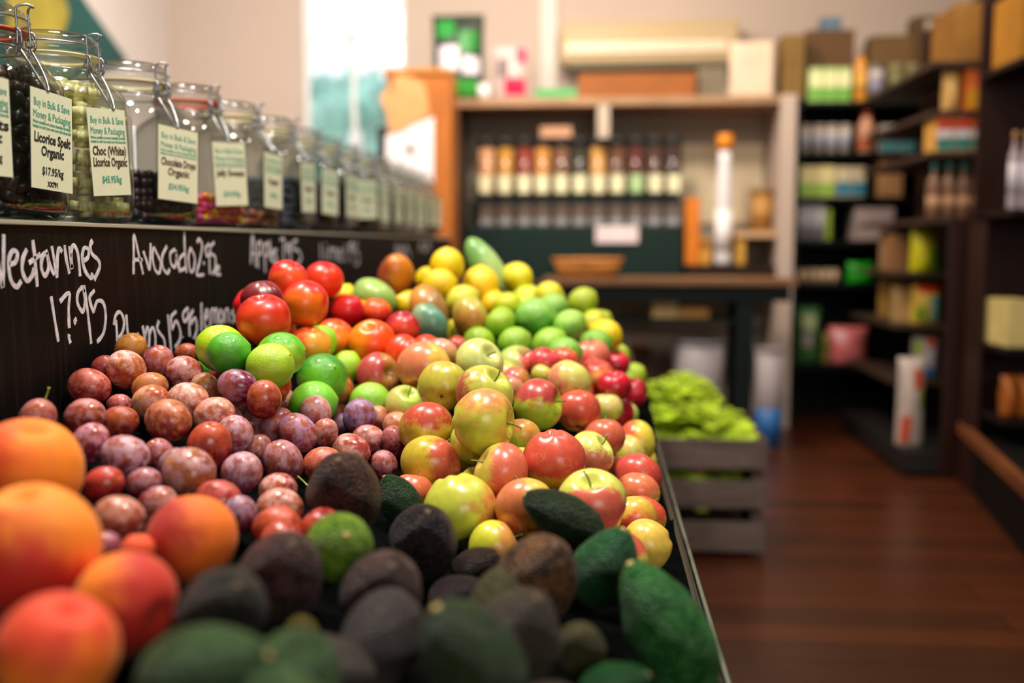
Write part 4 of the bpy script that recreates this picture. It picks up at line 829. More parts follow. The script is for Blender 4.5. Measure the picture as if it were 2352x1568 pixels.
stem_m = mat('6E7A30', .6, noise=.3, scale=40); wood_m = mat('4A3A1C', .8, noise=.3, scale=60)
PROTO = {}
NAME = {'redapple': 'apple', 'greenavocado': 'avocado', 'unripeavocado': 'avocado', 'longavocado': 'avocado', 'greatavocado': 'avocado'}
MK = {'apple': 'apple', 'redapple': 'apple', 'plum': 'plum', 'peach': 'peach', 'nectarine': 'soft', 'mango': 'soft', 'papaya': 'soft', 'lime': 'citrus', 'lemon': 'citrus'}
def proto(kind):
    if kind in PROTO: return copy_tree(PROTO[kind])
    base = 'apple' if kind == 'redapple' else kind; nm = NAME.get(kind, kind)
    o = obj(nm, fruit_bm(base), FM[MK.get(kind, 'avocado')], None, True)
    if base == 'apple':
        bm = bmesh.new(); S = spline([(0, 0, .60), (.02, .01, .78), (.07, .03, .98), (.15, .05, 1.14)], 4)
        tube(bm, S, .032, 8, taper=[1.1-.35*i/len(S) for i in range(len(S)-1)]+[1.45]); obj('stem', bm, stem_m, o, True)
        bm = bmesh.new()
        for k in range(5):
            a = 2*math.pi*k/5; q = [Vector((.03*math.cos(a+d), .03*math.sin(a+d), -.70)) for d in (-1, 1)]+[Vector((.11*math.cos(a), .11*math.sin(a), -.80))]
            bm.faces.new([bm.verts.new(v) for v in q])
        bmesh.ops.create_icosphere(bm, subdivisions=1, radius=.05, matrix=Matrix.Translation((0, 0, -.72)))
        obj('calyx', bm, wood_m, o)
    elif kind in ('lime',):
        bm = bmesh.new(); bmesh.ops.create_icosphere(bm, subdivisions=2, radius=.05, matrix=Matrix.Translation((0, 0, 1.135)) @ Matrix.Diagonal((1, 1, .6, 1))); obj('stem_button', bm, mat('7A6030', .8), o, True)
    elif kind.endswith('avocado'):
        zz_ = [v.co for v in o.data.vertices]; tv = max(zz_, key=lambda q: q.z); top = tv.z; xo = tv.x
        bm = bmesh.new(); bmesh.ops.create_icosphere(bm, subdivisions=2, radius=.10, matrix=Matrix.Translation((xo, 0, top-.012)) @ Matrix.Diagonal((1, 1, .3, 1))); obj('stem_scar', bm, mat('B89A60' if kind != 'avocado' else '5A4630', .8, noise=.3, scale=9), o, True)
    elif kind == 'nectarine' or kind == 'peach':
        bm = bmesh.new(); bmesh.ops.create_icosphere(bm, subdivisions=1, radius=.06, matrix=Matrix.Translation((0, 0, .70)) @ Matrix.Diagonal((1, 1, .5, 1))); obj('stem_scar', bm, wood_m, o)
    elif kind == 'plum':
        bm = bmesh.new(); r = [(.055*math.cos(2*math.pi*k/14), .055*math.sin(2*math.pi*k/14), 1.075) for k in range(14)]; tube(bm, r, .016, 6, True); obj('stem_ring', bm, mat('C8943C', .6), o, True)
    PROTO[kind] = o; return o
BD = {'u': CU*.9-CF*.25, 'd': -CU*.7-CF*.6, 'l': -CR*.9-CF*.3+CU*.1, 'r': CR*.9-CF*.3}
GRP = {'plum': 'plums', 'peach': 'peaches', 'apple': 'apples', 'lime': 'limes', 'lemon': 'lemons', 'nectarine': 'nectarines', 'mango': 'mangoes', 'papaya': 'papayas', 'avocado': 'avocados'}
rnd = random.Random(11)
for kind, loc, r, ax, c1, c2, b_, lab in FR:
    o = proto(kind); nm = NAME.get(kind, kind)
    q = Vector(ax).to_track_quat('Z', 'Y') @ Quaternion((0, 0, 1), rnd.uniform(0, 6.28))
    if kind in ('longavocado', 'greatavocado', 'mango', 'papaya'): q = Vector(ax).to_track_quat('Z', 'Y')
    s = Vector((r*rnd.uniform(.985, 1.02), r*rnd.uniform(.985, 1.02), r*rnd.uniform(.98, 1.02)))
    o.matrix_world = Matrix.Translation(loc) @ q.to_matrix().to_4x4() @ Matrix.Diagonal((*s, 1))
    k1, k2 = lin(c1), lin(c2)
    if kind == 'apple': k1 = [a*.75+b*.25 for a, b in zip(k1, (.56, .60, .07))]; k2 = [a*.72+b*.28 for a, b in zip(k2, (.58, .13, .10))]
    o['c1'] = list(k1); o['c2'] = list(k2)
    bd = q.inverted() @ BD[b_[0]]; bd.normalize(); bd *= float(b_[1:] or 1); o['blush'] = [bd.x, bd.y, bd.z]
    tag(o, lab, nm, 'far red '+GRP[nm] if kind == 'redapple' else 'heaped '+GRP[nm])
    if 'green stem standing' in lab or 'yellow-green stem' in lab:
        bm = bmesh.new(); d = q.inverted() @ ((CU+CR*.35) if 'standing' in lab else (CR*.9-CU*.7-CF*.4)); d.normalize(); p0 = d*1.0
        pts_ = [p0, p0+d*.45+Vector((.03, 0, .02)), p0+d*.85]; S = spline(pts_, 4); tube(bm, S, .045, 8, taper=[1]*(len(S)-2)+[1.2, 1.9]); obj('stem', bm, mat('A8B83C', .6), o, True)
    if 'black scar' in lab: pass
# ------------------------------------------------------------------ slatted crate with greens
wd = mat('5C4C44', .8, noise=.35, scale=6, stretch=(1, 8, 8)); wd2 = mat('4A3C34', .8, noise=.35, scale=6, stretch=(8, 1, 8))
c0 = atZ(1757, 1283, 0); cx1 = c0.x; cY = c0.y; cx0 = cx1-.46; dY = .62
cr = thing('wooden_crate', 'weathered slatted wooden crate of leafy greens on the floor beside the stand', 'crate', (0, 0, 0))
for a, b_ in ((1010, 1078), (1105, 1168), (1200, 1268)):
    z1, z0 = atY(1700, a, cY).z, atY(1700, b_, cY).z
    obj('front_slat', B(cx0, cx1, cY, cY+.014, z0, z1, bev=.003), wd, cr)
    obj('back_slat', B(cx0, cx1, cY+dY-.014, cY+dY, z0, z1, bev=.003), wd, cr)
    obj('side_slat', B(cx0, cx0+.014, cY+.015, cY+dY-.015, z0, z1, bev=.003), wd2, cr); obj('side_slat', B(cx1-.014, cx1, cY+.015, cY+dY-.015, z0, z1, bev=.003), wd2, cr)
zt = atY(1700, 1010, cY).z; zbm = .05
for x in (cx0+.016, cx1-.050):
    for y in (cY+.015, cY+dY-.045): obj('corner_post', B(x, x+.034, y, y+.03, 0.0, zt-.004, bev=.003), wd2, cr)
obj('crate_floor', B(cx0+.016, cx1-.016, cY+.016, cY+dY-.016, zbm, zbm+.012), wd2, cr)
def lettuce_bm(seed):
    rnd = random.Random(seed); bm = bmesh.new()
    for k in range(26):
        a = k*2.4; t = k/26; tilt = .35+1.0*t; L_ = .085+.05*t; W = .045+.02*t
        M = Matrix.Rotation(a, 4, 'Z') @ Matrix.Rotation(tilt, 4, 'Y')
        g = []
        for i in range(7):
            row = []
            for j in range(7):
                u = i/6; v = (j-3)/3; w_ = W*math.sin(math.pi*min(1, .15+u*.85)**.8+.0)**.6 if u < 1 else W*.3
                x = v*w_; z = u*L_; y = .02*u*u+.010*math.sin(9*v+seed+k)*u+.008*math.sin(14*u+k)
                row.append(bm.verts.new(M @ Vector((y, x, z))))
            g.append(row)
        for i in range(6):
            for j in range(6): bm.faces.new((g[i][j], g[i][j+1], g[i+1][j+1], g[i+1][j]))
    return bm
leafm = mat('B4D01C', .55, noise=.5, scale=16)
le = obj('lettuce', lettuce_bm(3), leafm, smooth=True); ms = le.modifiers.new('thick', 'SOLIDIFY'); ms.thickness = .002
tag(le, 'yellow-green leafy lettuce heaped in the slatted crate', 'lettuce', 'lettuces in the crate')
spots = []
for k in range(3):
    for j in range(4): spots.append((cx0+.10+.13*k, cY+.10+.14*j, zt-.06-.0*j))
for k in range(2):
    for j in range(3): spots.append((cx0+.13+.13*k, cY+.17+.14*j, zt+.03))
for k in range(2): spots.append((cx0+.13+.09*k, cY+.28+.1*k, zt+.10))
for k in range(3): 
    for j in range(2): spots.append((cx0+.14+.09*k, cY+.16+.14*j, zbm+.13))
rnd = random.Random(2)
for i, p in enumerate(spots):
    o = le if i == 0 else le.copy()
    if i: COL.objects.link(o)
    o.location = Vector(p); o.rotation_euler = (rnd.uniform(-.5, .5), rnd.uniform(-.5, .5), rnd.uniform(0, 6)); s = rnd.uniform(.75, .95); o.scale = (s, s, s)
# ------------------------------------------------------------------ packaging kit
def bx2(px0, px1, Y): return atY(px0, 560, Y).x, atY(px1, 560, Y).x
def hz(pt, pb, Y): return (pb-pt)/FPX*Y*1.0
def carton(name, px0, px1, hpx, Y, z, col, label, cat='box', d=.18, band=None, group=None, bev=.004, flap=False):
    x0, x1 = bx2(px0, px1, Y); h = hpx/FPX*Y
    t = thing(name, label, cat, ((x0+x1)/2, Y, z), 0, group); w_ = (x1-x0)/2
    obj('carton', B(-w_, w_, 0, d, 0, h, bev=bev), mat(col, .7, noise=.12, scale=7), t)
    if band:
        for c, a, b_ in band: obj('printed_band', B(-w_*.96, w_*.96, -.0015, .0, h*a, h*b_), mat(c, .5), t)
    if flap: obj('tape', B(-.02, .02, -.001, d+.001, h, h+.0012), mat('B89868', .4), t)
    return t
def bottle(name, px0, px1, hpx, Y, z, col, cap, label, cat='bottle', band=None, group=None, neck=.35):
    x0, x1 = bx2(px0, px1, Y); h = hpx/FPX*Y; r = (x1-x0)/2
    t = thing(name, label, cat, ((x0+x1)/2, Y+r, z), 0, group)
    obj('bottle_body', lathe([(0, 0), (r*.9, 0), (r, h*.03), (r, h*.62), (r*.9, h*.70), (r*neck, h*.80), (r*neck, h*.88), (0, h*.88)], 20), mat(col, .35, noise=.08, scale=20), t, True)
    obj('cap', lathe([(0, h*.88), (r*neck*1.25, h*.88), (r*neck*1.25, h*.985), (r*neck, h), (0, h)], 16), mat(cap, .4), t, True)
    if band: obj('label_band', lathe([(r*1.0, h*band[1]), (r*1.02, h*band[1]), (r*1.02, h*band[2]), (r*1.0, h*band[2])], 20), mat(band[0], .6), t, True)
    return t
def tub(name, px0, px1, hpx, Y, z, col, lid, label, cat='tub', band=None, group=None):
    x0, x1 = bx2(px0, px1, Y); h = hpx/FPX*Y; r = (x1-x0)/2
    t = thing(name, label, cat, ((x0+x1)/2, Y+r, z), 0, group)
    obj('tub_body', lathe([(0, 0), (r*.86, 0), (r*.96, h*.86), (0, h*.86)], 20), mat(col, .45), t, True)
    obj('lid', lathe([(0, h*.86), (r, h*.86), (r, h*.97), (r*.94, h), (0, h)], 20), mat(lid, .4), t, True)
    if band: obj('label_band', lathe([(r*.90, h*.2), (r*.925, h*.2), (r*.965, h*.68), (r*.94, h*.68)], 20), mat(band, .6), t, True)
    return t
def bag(name, px0, px1, hpx, Y, z, col, label, cat='bag', patches=(), group=None, d=.10):
    x0, x1 = bx2(px0, px1, Y); h = hpx/FPX*Y; w_ = (x1-x0)/2
    t = thing(name, label, cat, ((x0+x1)/2, Y+d/2, z), 0, group); nx, nz = 12, 14
    def P(u, v, s): # u -1..1, v 0..1
        f_ = (1-abs(u)**3)*math.sin(math.pi*min(1, .12+v*.9))**.5 if v < .97 else .03
        wv = 1-.05*math.sin(math.pi*v)-.04*v
        return Vector((u*w_*wv, s*d/2*max(.03, f_)*(1+.15*mnoise.noise(Vector((u*2, v*3, px0*.1)))), v*h))
    bm = bmesh.new()
    F_ = [[bm.verts.new(P(-1+2*i/nx, j/nz, -1)) for i in range(nx+1)] for j in range(nz+1)]; K_ = [[bm.verts.new(P(-1+2*i/nx, j/nz, 1)) for i in range(nx+1)] for j in range(nz+1)]
    for j in range(nz):
        for i in range(nx): bm.faces.new((F_[j][i], F_[j][i+1], F_[j+1][i+1], F_[j+1][i])); bm.faces.new((K_[j][i+1], K_[j][i], K_[j+1][i], K_[j+1][i+1]))
        bm.faces.new((F_[j][0], F_[j+1][0], K_[j+1][0], K_[j][0])); bm.faces.new((F_[j][nx], K_[j][nx], K_[j+1][nx], F_[j+1][nx]))
    for i in range(nx): bm.faces.new((F_[0][i], K_[0][i], K_[0][i+1], F_[0][i+1])); bm.faces.new((F_[nz][i], F_[nz][i+1], K_[nz][i+1], K_[nz][i]))
    obj('bag_body', bm, mat(col, .45, noise=.1, scale=12), t, True)
    for k, (c, u0, u1, v0, v1) in enumerate(patches):
        bm = bmesh.new(); G = [[bm.verts.new(P(u0+(u1-u0)*i/6, v0+(v1-v0)*j/6, -1)+Vector((0, -.0025, 0))) for i in range(7)] for j in range(7)]
        for j in range(6):
            for i in range(6): bm.faces.new((G[j][i], G[j][i+1], G[j+1][i+1], G[j+1][i]))
        obj('printed_patch', bm, mat(c, .45), t, True)
    return t
# ------------------------------------------------------------------ cabinet with notices, left of the bulk shelving
YC = 5.75
a, b_ = bx2(893, 1038, YC); zt = atY(960, 158, YC).z
cb2 = thing('wooden_cabinet', 'tall orange-brown wooden cabinet with notices stuck on its side, left of the bulk food shelving', 'cabinet')
obj('body', B(a, b_, YC, YC+.24, .06, zt-.03, bev=.008), mat('B4661C', .5, noise=.3, scale=3, stretch=(6, 1, .6)), cb2); obj('cornice', B(a-.02, b_+.0, YC-.02, YC+.24, zt-.03, zt, bev=.006), mat('C07820', .5), cb2); obj('plinth', B(a+.02, b_-.02, YC+.02, YC+.22, 0, .06), mat('6A3C14', .6), cb2)
def AC_(pts, Y): return [atY(x, y, Y) for x, y in pts]
tag(obj('cardboard_sheet', prism(AC_([(872, 225), (885, 205), (898, 212), (912, 165), (975, 190), (988, 262), (940, 290), (915, 306), (893, 300), (888, 262)], YC-.012), (0, .008, 0)), mat('CC9660', .8, noise=.1, scale=12)), 'ragged tan cardboard sheet fixed to the wooden cabinet above the white notice', 'cardboard')
wn = obj('notice', prism(AC_([(886, 312), (996, 268), (996, 418), (886, 418)], YC-.006), (0, .004, 0)), mat('ECE4E8', .6)); tag(wn, 'white notice with a small brown dot on the wooden cabinet', 'notice')
p = atY(942, 343, YC-.008); bm = bmesh.new(); bmesh.ops.create_cone(bm, cap_ends=True, segments=20, radius1=.024, radius2=.024, depth=.003, matrix=Matrix.Translation(p) @ Matrix.Rotation(math.pi/2, 4, 'X')); d_ = obj('printed_dot', bm, mat('5C3020', .7), wn)
p0, p1 = atY(862, 290, YC), atY(884, 390, YC); sp = thing('loudspeaker', 'slim black speaker box on the left side of the wooden cabinet', 'speaker'); obj('speaker_case', B(p0.x, a-.0, YC+.02, YC+.18, p1.z, p0.z, bev=.01), mat('141414', .5), sp); obj('grille', B(p0.x+.008, a-.01, YC+.014, YC+.0195, p1.z+.01, p0.z-.01), mat('242424', .8, bump=.5, scale=200), sp)
# ------------------------------------------------------------------ bulk food shelving
YS = 6.0; dS = .5
x0, x1 = atY(1040, 232, YS).x, atY(1818, 232, YS).x; zT = atY(1400, 222, YS).z; zS = zT-.05; zW = .88
bs = thing('shelving_unit', 'wide pale shelving unit with open bays holding the bulk food dispensers', 'shelving')
pale = mat('B8A898', .6, noise=.1, scale=6); grey = mat('A8A09A', .7, noise=.08, scale=3)
obj('top_board', B(x0, x1-.06, YS, YS+dS, zS, zT, bev=.004), mat('9C7858', .6, noise=.15, scale=8), bs); obj('back_panel', B(x0, x1, YS+dS-.015, YS+dS, 0, zS), mat('A09484', .8), bs)
obj('side_panel', B(x0, x0+.03, YS, YS+dS-.016, 0, zS), mat('584434', .7), bs)
a, b_ = bx2(1785, 1822, YS); obj('side_panel', B(a, b_, YS-.01, YS+dS-.016, 0, zT+.0, bev=.004), mat('BCA89C', .6), bs)
a, b_ = bx2(1370, 1397, YS); obj('divider', B(a, b_, YS+.002, YS+.03, atY(1380, 316, YS).z, zS-.001), pale, bs)
obj('lower_shelf', B(x0+.031, bx2(1784, 1, YS)[0], YS+.01, YS+dS-.016, zW-.04, zW), mat('4C3A2C', .7), bs)
xa, xb = bx2(1400, 1783, YS); zc = atY(1600, 312, YS).z
obj('bay_lining', B(bx2(1572, 1, YS)[0], xb-.01, YS+dS-.03, YS+dS-.017, zW+.35, zc, bev=.004), mat('E4D4B4', .7), bs)
obj('bay_riser', B(bx2(1576, 1, YS)[0], bx2(1783, 1, YS)[0], YS+.015, YS+.40, .881, .975), mat('2A1A12', .6, spec=.2), bs)
obj('inner_shelf', B(bx2(1690, 1, YS)[0], xb, YS+.02, YS+dS-.032, atY(1700, 545, YS).z, atY(1700, 530, YS).z), mat('C8A078', .6), bs)
# pegged dark green dispenser cabinet
YD = 6.02
x0d, x1d = bx2(1075, 1568, YD); zD0 = .881; zD1 = atY(1300, 520, YD).z
dc = thing('dispenser_stand', 'dark green counter stand carrying the bulk food dispensers', 'stand'); gm = mat('0A241F', .5, spec=.25)
obj('base', B(x0d, x1d, YD, YD+.13, zD0, zD1, bev=.008), gm, dc)
zR = atY(1300, 458, YD).z
obj('dispenser_shelf', B(x0d, x1d, YD+.02, YD+.30, zR-.02, zR, bev=.003), mat('14201C', .5), dc)
obj('back_rest', B(x0d, x1d, YD+.31, YD+.33, zD0, zR+.1), gm, dc)
obj('stand_leg', B(x0d, x0d+.03, YD+.131, YD+.31, zD0, zR-.02), gm, dc); obj('stand_leg', B(x1d-.03, x1d, YD+.131, YD+.31, zD0, zR-.02), gm, dc)
grain = [('D8A078', 'oat-coloured'), ('C89038', 'golden yellow'), ('8C3024', 'brick-red'), ('C88840', 'orange-tan'), ('7A5440', 'mid-brown'), ('2C2C24', 'almost black'), ('D09850', 'wheat-coloured'), ('68402C', 'chestnut'), ('5C2420', 'maroon'), ('4A2C24', 'dark brown'), ('3C2420', 'blackish brown')]
tubem = glass_mat('dispenser_plastic', (.95, .95, .93), 1.4, .08, .75)
def dispenser():
    t = thing('bulk_dispenser', 'x', 'food dispenser', (0, 0, 0), 0, 'bulk food dispensers in a row'); h = hz(322, 458, YD); r = .052
    obj('hopper', lathe([(0, .022), (r*.6, .022), (r, .05), (r, h-.02), (0, h-.02)], 20), tubem, t, True)
    obj('grain', lathe([(0, .026), (r*.56, .027), (r*.93, .053), (r*.93, h*.93-.02), (0, h*.95-.02)], 20), mat('D8A078', .8, bump=.6, scale=120, noise=.2), t, True)
    obj('lid', lathe([(0, h-.019), (r*1.04, h-.019), (r*1.04, h+.005), (r*.9, h+.014), (0, h+.014)], 20), mat('202224', .4), t, True)
    obj('label', B(-.038, .038, -r-.004, -r-.002, .045, .150), mat('E4E0B8', .6), t)
    bm = lathe([(0, 0), (r*.75, 0), (r*.7, .0215), (0, .0215)], 16); tube(bm, [(0, -r*.5, .010), (0, -r-.03, .010)], .008, 8); obj('spout_handle', bm, mat('101414', .4), t, True)
    return t
dp = dispenser(); cxs = [1118, 1161, 1205, 1246, 1289, 1331, 1373, 1416, 1459, 1502, 1544]
for k, (px, (c, nm)) in enumerate(zip(cxs, grain)):
    t = dp if k == 0 else copy_tree(dp); t.location = (atY(px, 560, YD+.12).x, YD+.12, zR); t['label'] = 'clear bulk dispenser filled with %s food' % nm+(', leftmost' if k == 0 else '')
    for ch in t.children:
        if ch.name.startswith('grain') and k: ch.data = ch.data.copy(); ch.data.materials[0] = mat(c, .8, bump=.6, scale=120, noise=.2)
        if ch.name.startswith('label') and k == 8: ch.data = ch.data.copy(); ch.data.materials[0] = mat('A8C890', .6)
sb = thing('scoop_bin', 'small smoky front bin in the row beneath the bulk dispensers', 'food bin', (0, 0, 0), 0, 'bins beneath the bulk dispensers')
obj('bin_body', B(-.046, .046, 0, .10, 0, .125, bev=.006), mat('5C4C44', .3, noise=.25, scale=10), sb); obj('bin_front', B(-.040, .040, -.004, -.0005, .01, .05, bev=.001), mat('8C9094', .3), sb)
for k, px in enumerate(cxs):
    t = sb if k == 0 else copy_tree(sb); t.location = (atY(px, 560, YD+.01).x, YD+.015, zD1)
carton('sign_card', 1368, 1466, 38, YD-.02, atY(1400, 558, YD).z, 'E8D8DC', 'white shop sign card low on the dark green dispenser stand', 'sign', d=.012)
carton('bread_tray', 1240, 1312, 24, YD+.07, zR+hz(322, 458, YD)+.016, 'C09070', 'small tan tray lying on top of the dispenser lids', 'tray', d=.10)
# things in the right bay
tb = bottle('syrup_bottle', 1644, 1682, 292, YS+.06, .976, 'E8E4E8', 'E88C14', 'tall slim white bottle with orange cap in the cream bay', 'bottle', band=('F4F0F4', .1, .42), neck=.8)
carton('honey_box', 1574, 1606, 150, YS+.05, .976, 'D8780C', 'upright orange box left in the cream bay', 'box', d=.16)
carton('tea_box', 1606, 1632, 60, YS+.08, .976, 'D89C38', 'golden box standing beside the orange upright box', 'box', d=.14, band=[('8C5818', .6, .9)])
carton('oil_carton', 1694, 1712, 70, YS+.04, .976, 'CC9838', 'small amber carton right of the tall white bottle', 'box', d=.14)
tub('coffee_tub', 1725, 1780, 95, YS+.12, atY(1700, 530, YS).z, 'A87838', '8C6030', 'brown tub on the small inner shelf of the cream bay', band='B08040')
bottle('vinegar_bottle', 1062, 1092, 100, YS+.10, 1.0+.001, 'B89078', 'E8D8B0', 'pinkish bottle at the left end beside the dispensers', band=('E4D8B0', .2, .5)) if False else None
# things on top of the shelving unit
pl = bag('soil_sack', 988, 1112, 196, YS+.06, zT, '26322A', 'large dark green and white printed sack standing on the shelving', patches=[('1E8A30', -.8, -.1, .72, .92), ('D8D0DC', -.7, .1, .34, .62), ('1C7C2C', .1, .8, .55, .8), ('E0D8E4', .25, .85, .30, .5), ('2C8C2C', -.7, .8, .06, .24), ('A8B850', -.8, -.2, .02, .10)], d=.2)
bag('sugar_bag', 1128, 1216, 122, YS+.05, zT, 'C0A8A4', 'pale bag with magenta patches on the shelving', patches=[('C01848', -.3, .8, .08, .38), ('B02050', .3, .85, .66, .95), ('6C5C5C', -.7, -.1, .4, .75)], d=.12)
tub('white_pot', 1096, 1126, 34, YS+.02, zT, 'E0DCE0', 'ECE8EC', 'small white pot at the foot of the printed sack')
carton('herb_tray', 1228, 1322, 22, YS+.04, zT, '4CA05C', 'flat green tray between the magenta-patched bag and the long box', 'tray', d=.25)
carton('long_box', 1326, 1592, 54, YS+.05, zT, '8C4C0C', 'long low orange-brown cardboard box on the shelving', 'box', d=.3, flap=True)
carton('storage_box', 1596, 1660, 66, YS+.10, zT, '706450', 'dull olive box right of the long low box', 'box', d=.25)
t = carton('white_board', 1668, 1764, 122, YS+.12, zT, 'DCC4AC', 'pale square board standing at the right end of the shelving', 'board', d=.03)
# air conditioner on the back wall
a, b_ = bx2(1285, 1690, WB-.25); zA0, zA1 = atY(1400, 158, WB-.25).z, atY(1400, 48, WB-.25).z
ac = thing('air_conditioner', 'long cream wall-mounted air conditioner high above the shelving', 'air conditioner')
obj('case', B(a, b_, WB-.24, WB-.004, zA0+.04, zA1, bev=.03), mat('B8A078', .5), ac); obj('louvre', B(a+.03, b_-.08, WB-.26, WB-.241, zA0+.10, zA0+.17, bev=.006), mat('E4D0B4', .4), ac); obj('air_slot', B(a+.05, b_-.05, WB-.235, WB-.06, zA0+.01, zA0+.039), mat('6C6450', .7), ac)
# ------------------------------------------------------------------ bench
YB = 5.35
a, b_ = atY(1245, 650, YB).x, atY(1832, 650, YB).x; zB = atY(1500, 640, YB).z
be = thing('work_bench', 'dark green bench with brown top in front of the bulk food shelving', 'bench'); dg = mat('061412', .5, spec=.2)
obj('bench_top', B(a, b_, YB, YB+.44, zB-.035, zB, bev=.005), mat('7A5434', .5, noise=.3, scale=5, stretch=(1, 8, 1)), be)
obj('apron', B(a+.03, b_-.03, YB+.03, YB+.41, zB-.12, zB-.036), dg, be)
for px in (1262, 1712):
    lx = atY(px, 800, YB).x
    for y in (YB+.04, YB+.33): obj('leg', B(lx-.045, lx+.045, y, y+.07, 0, zB-.121), dg, be)
obj('lower_shelf', B(atY(1262, 800, YB).x+.05, atY(1712, 800, YB).x-.05, YB+.05, YB+.40, .70-.02, .70), dg, be)
def basket(px0, px1, hpx, Y, z, label):
    x0, x1 = bx2(px0, px1, Y); h = hpx/FPX*Y; r = (x1-x0)/2; t = thing('bread_basket', label, 'basket', ((x0+x1)/2, Y+.15, z))
    obj('basket_body', lathe([(0, 0), (r*.8, 0), (r, h), (r*.95, h), (r*.77, .012), (0, .012)], 28), mat('C07C34', .7, noise=.4, scale=30, bump=.6), t, True)
    o = t.children[0]; o.scale = (1, .15/r, 1)
    bm = bmesh.new(); tube(bm, [(r*math.cos(2*math.pi*k/28), .15*math.sin(2*math.pi*k/28), h) for k in range(28)], .008, 6, True); obj('rim', bm, mat('D8883C', .6), t, True)
    return t
basket(1268, 1432, 42, YB+.02, zB, 'shallow orange-brown basket on the left of the bench')
carton('paper_bundle', 1500, 1560, 40, YB+.12, .70, 'D8B478', 'cream paper bundle on the lower bench shelf', 'box', d=.2); carton('carton', 1562, 1632, 26, YB+.12, .70, 'C89044', 'flat amber carton on the lower bench shelf', 'box', d=.2)
def bin_(name, px0, px1, pyt, Y, cols, label):
    x0, x1 = bx2(px0, px1, Y); h = 1.10-(pyt-560)/FPX*Y; w_ = (x1-x0)/2; t = thing(name, label, 'bin', ((x0+x1)/2, Y+w_, 0.0))
    obj('bin_body', lathe([(0, 0), (w_*.8, 0), (w_*.98, h), (w_*.93, h), (w_*.76, .01), (0, .01)], 28), mat(cols[0], .5), t, True)
    bm = bmesh.new(); tube(bm, [(w_*math.cos(2*math.pi*k/28), w_*math.sin(2*math.pi*k/28), h) for k in range(28)], .008, 6, True); obj('rim', bm, mat(cols[0], .4), t, True)
    if len(cols) > 1: obj('coloured_base', lathe([(w_*.80, .02), (w_*.82, .02), (w_*.90, h*.42), (w_*.87, h*.42)], 28), mat(cols[1], .5), t, True)
bin_('storage_bin', 1552, 1682, 785, 5.40, ('8C8488',), 'pale grey round storage bin standing under the bench')
bin_('storage_bin', 1746, 1816, 800, 5.30, ('988C90', '1C5C9C'), 'pale bin with blue lower half just right of the bench leg')
carton('milk_crate', 1425, 1472, 150, 5.0, 0, '1C4840', 'teal-green upright crate beyond the red apples', 'crate', d=.3, bev=.01)
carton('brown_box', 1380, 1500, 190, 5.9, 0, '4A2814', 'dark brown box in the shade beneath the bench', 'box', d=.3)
# ------------------------------------------------------------------ black shelving of groceries
YG = 6.15
x0, x1 = bx2(1826, 2165, YG); bk = mat('060A0A', .6, spec=.15)
gs = thing('grocery_shelving', 'black metal shelving of groceries right of the pale shelving unit', 'shelving')
zs = [atY(1900, y, YG).z for y in (232, 350, 452, 552, 650, 838)]
obj('back_panel', B(x0, x1, YG+.40, YG+.42, 0, zs[0]), bk, gs)
for z in zs: obj('shelf', B(x0+.021, x1-.021, YG, YG+.399, z-.03, z-.001, bev=.003), bk, gs)
obj('side_panel', B(x0, x0+.02, YG, YG+.399, 0, zs[0]-.001), bk, gs); obj('side_panel', B(x1-.02, x1, YG, YG+.399, 0, zs[0]-.001), bk, gs)
YP = YG+.03
def rowof(fn, n, pa, pb, gap=2, **k):
    w_ = (pb-pa)/n
    for i in range(n): fn(px0=pa+w_*i+gap/2, px1=pa+w_*(i+1)-gap/2, **k)
G2 = lambda s: dict(group=s)
rowof(carton, 3, 1848, 1944, name='tea_packet', hpx=74, Y=YP, z=zs[0], col='B8D088', label='pale green and cream packet in the row of three atop the black shelving', cat='packet', band=[('6CB03C', .05, .4), ('E8E8B0', .45, .85)], group='pale green packets on top of the black shelving')
bottle('sauce_bottle', 1952, 1984, 118, YP, zs[0], 'D89030', '8C8484', 'orange bottle with grey cap beside the pale green packets', band=('E0A848', .2, .5))
tub('yoghurt_tub', 1984, 2022, 80, YP, zs[0], 'CCC4C0', '706C70', 'pale grey tub right of the orange bottle', band='908CA0')
rowof(tub, 2, 2030, 2104, name='olive_jar', hpx=80, Y=YP, z=zs[0], col='7C7850', lid='948C60', label='olive-coloured lidded jar, one of a pair on top of the black shelving', cat='jar', group='olive jars')
bag('snack_bag', 2112, 2160, 95, YP+.02, zs[0]+hz(0, 81, YP), 'B0A098', 'pinkish bag with yellow side on the brown box at the end of the black shelving', patches=[('B0A040', -.9, -.2, .1, .7), ('88A0A0', -.7, .3, .78, .95)], d=.12)
carton('flour_box', 2108, 2160, 80, YP, zs[0], '7C5C34', 'brown box at the right end of the black shelving top', 'box')
carton('shipping_box', 1842, 1944, 110, YG+.22, zs[0]+hz(158, 232, YG)*0, '6A4820', 'brown cardboard box behind the pale green packets', 'box', d=.15) if False else None
carton('shipping_box', 1786, 1836, 138, YS+.20, zT+.005, '7C5C24', 'narrow brown cardboard box on the post end of the pale shelving', 'box', d=.25)
carton('shipping_box', 1840, 1948, 164, YG+.215, zs[0], '5E3E1C', 'dark brown cardboard box behind the pale green packets', 'box', d=.16, flap=True)
carton('blue_box', 1872, 1918, 28, YG+.23, zs[0]+hz(0, 164, YG+.215), '5C7488', 'small blue-grey box on the dark brown cardboard box', 'box', d=.1)
carton('shipping_box', 1985, 2080, 150, YG+.215, zs[0], '6A4C24', 'brown cardboard box behind the pale grey tub', 'box', d=.16)
carton('shipping_box', 2082, 2150, 190, YG+.215, zs[0], '5A4020', 'tall cardboard box behind the right-hand olive jar', 'box', d=.16)
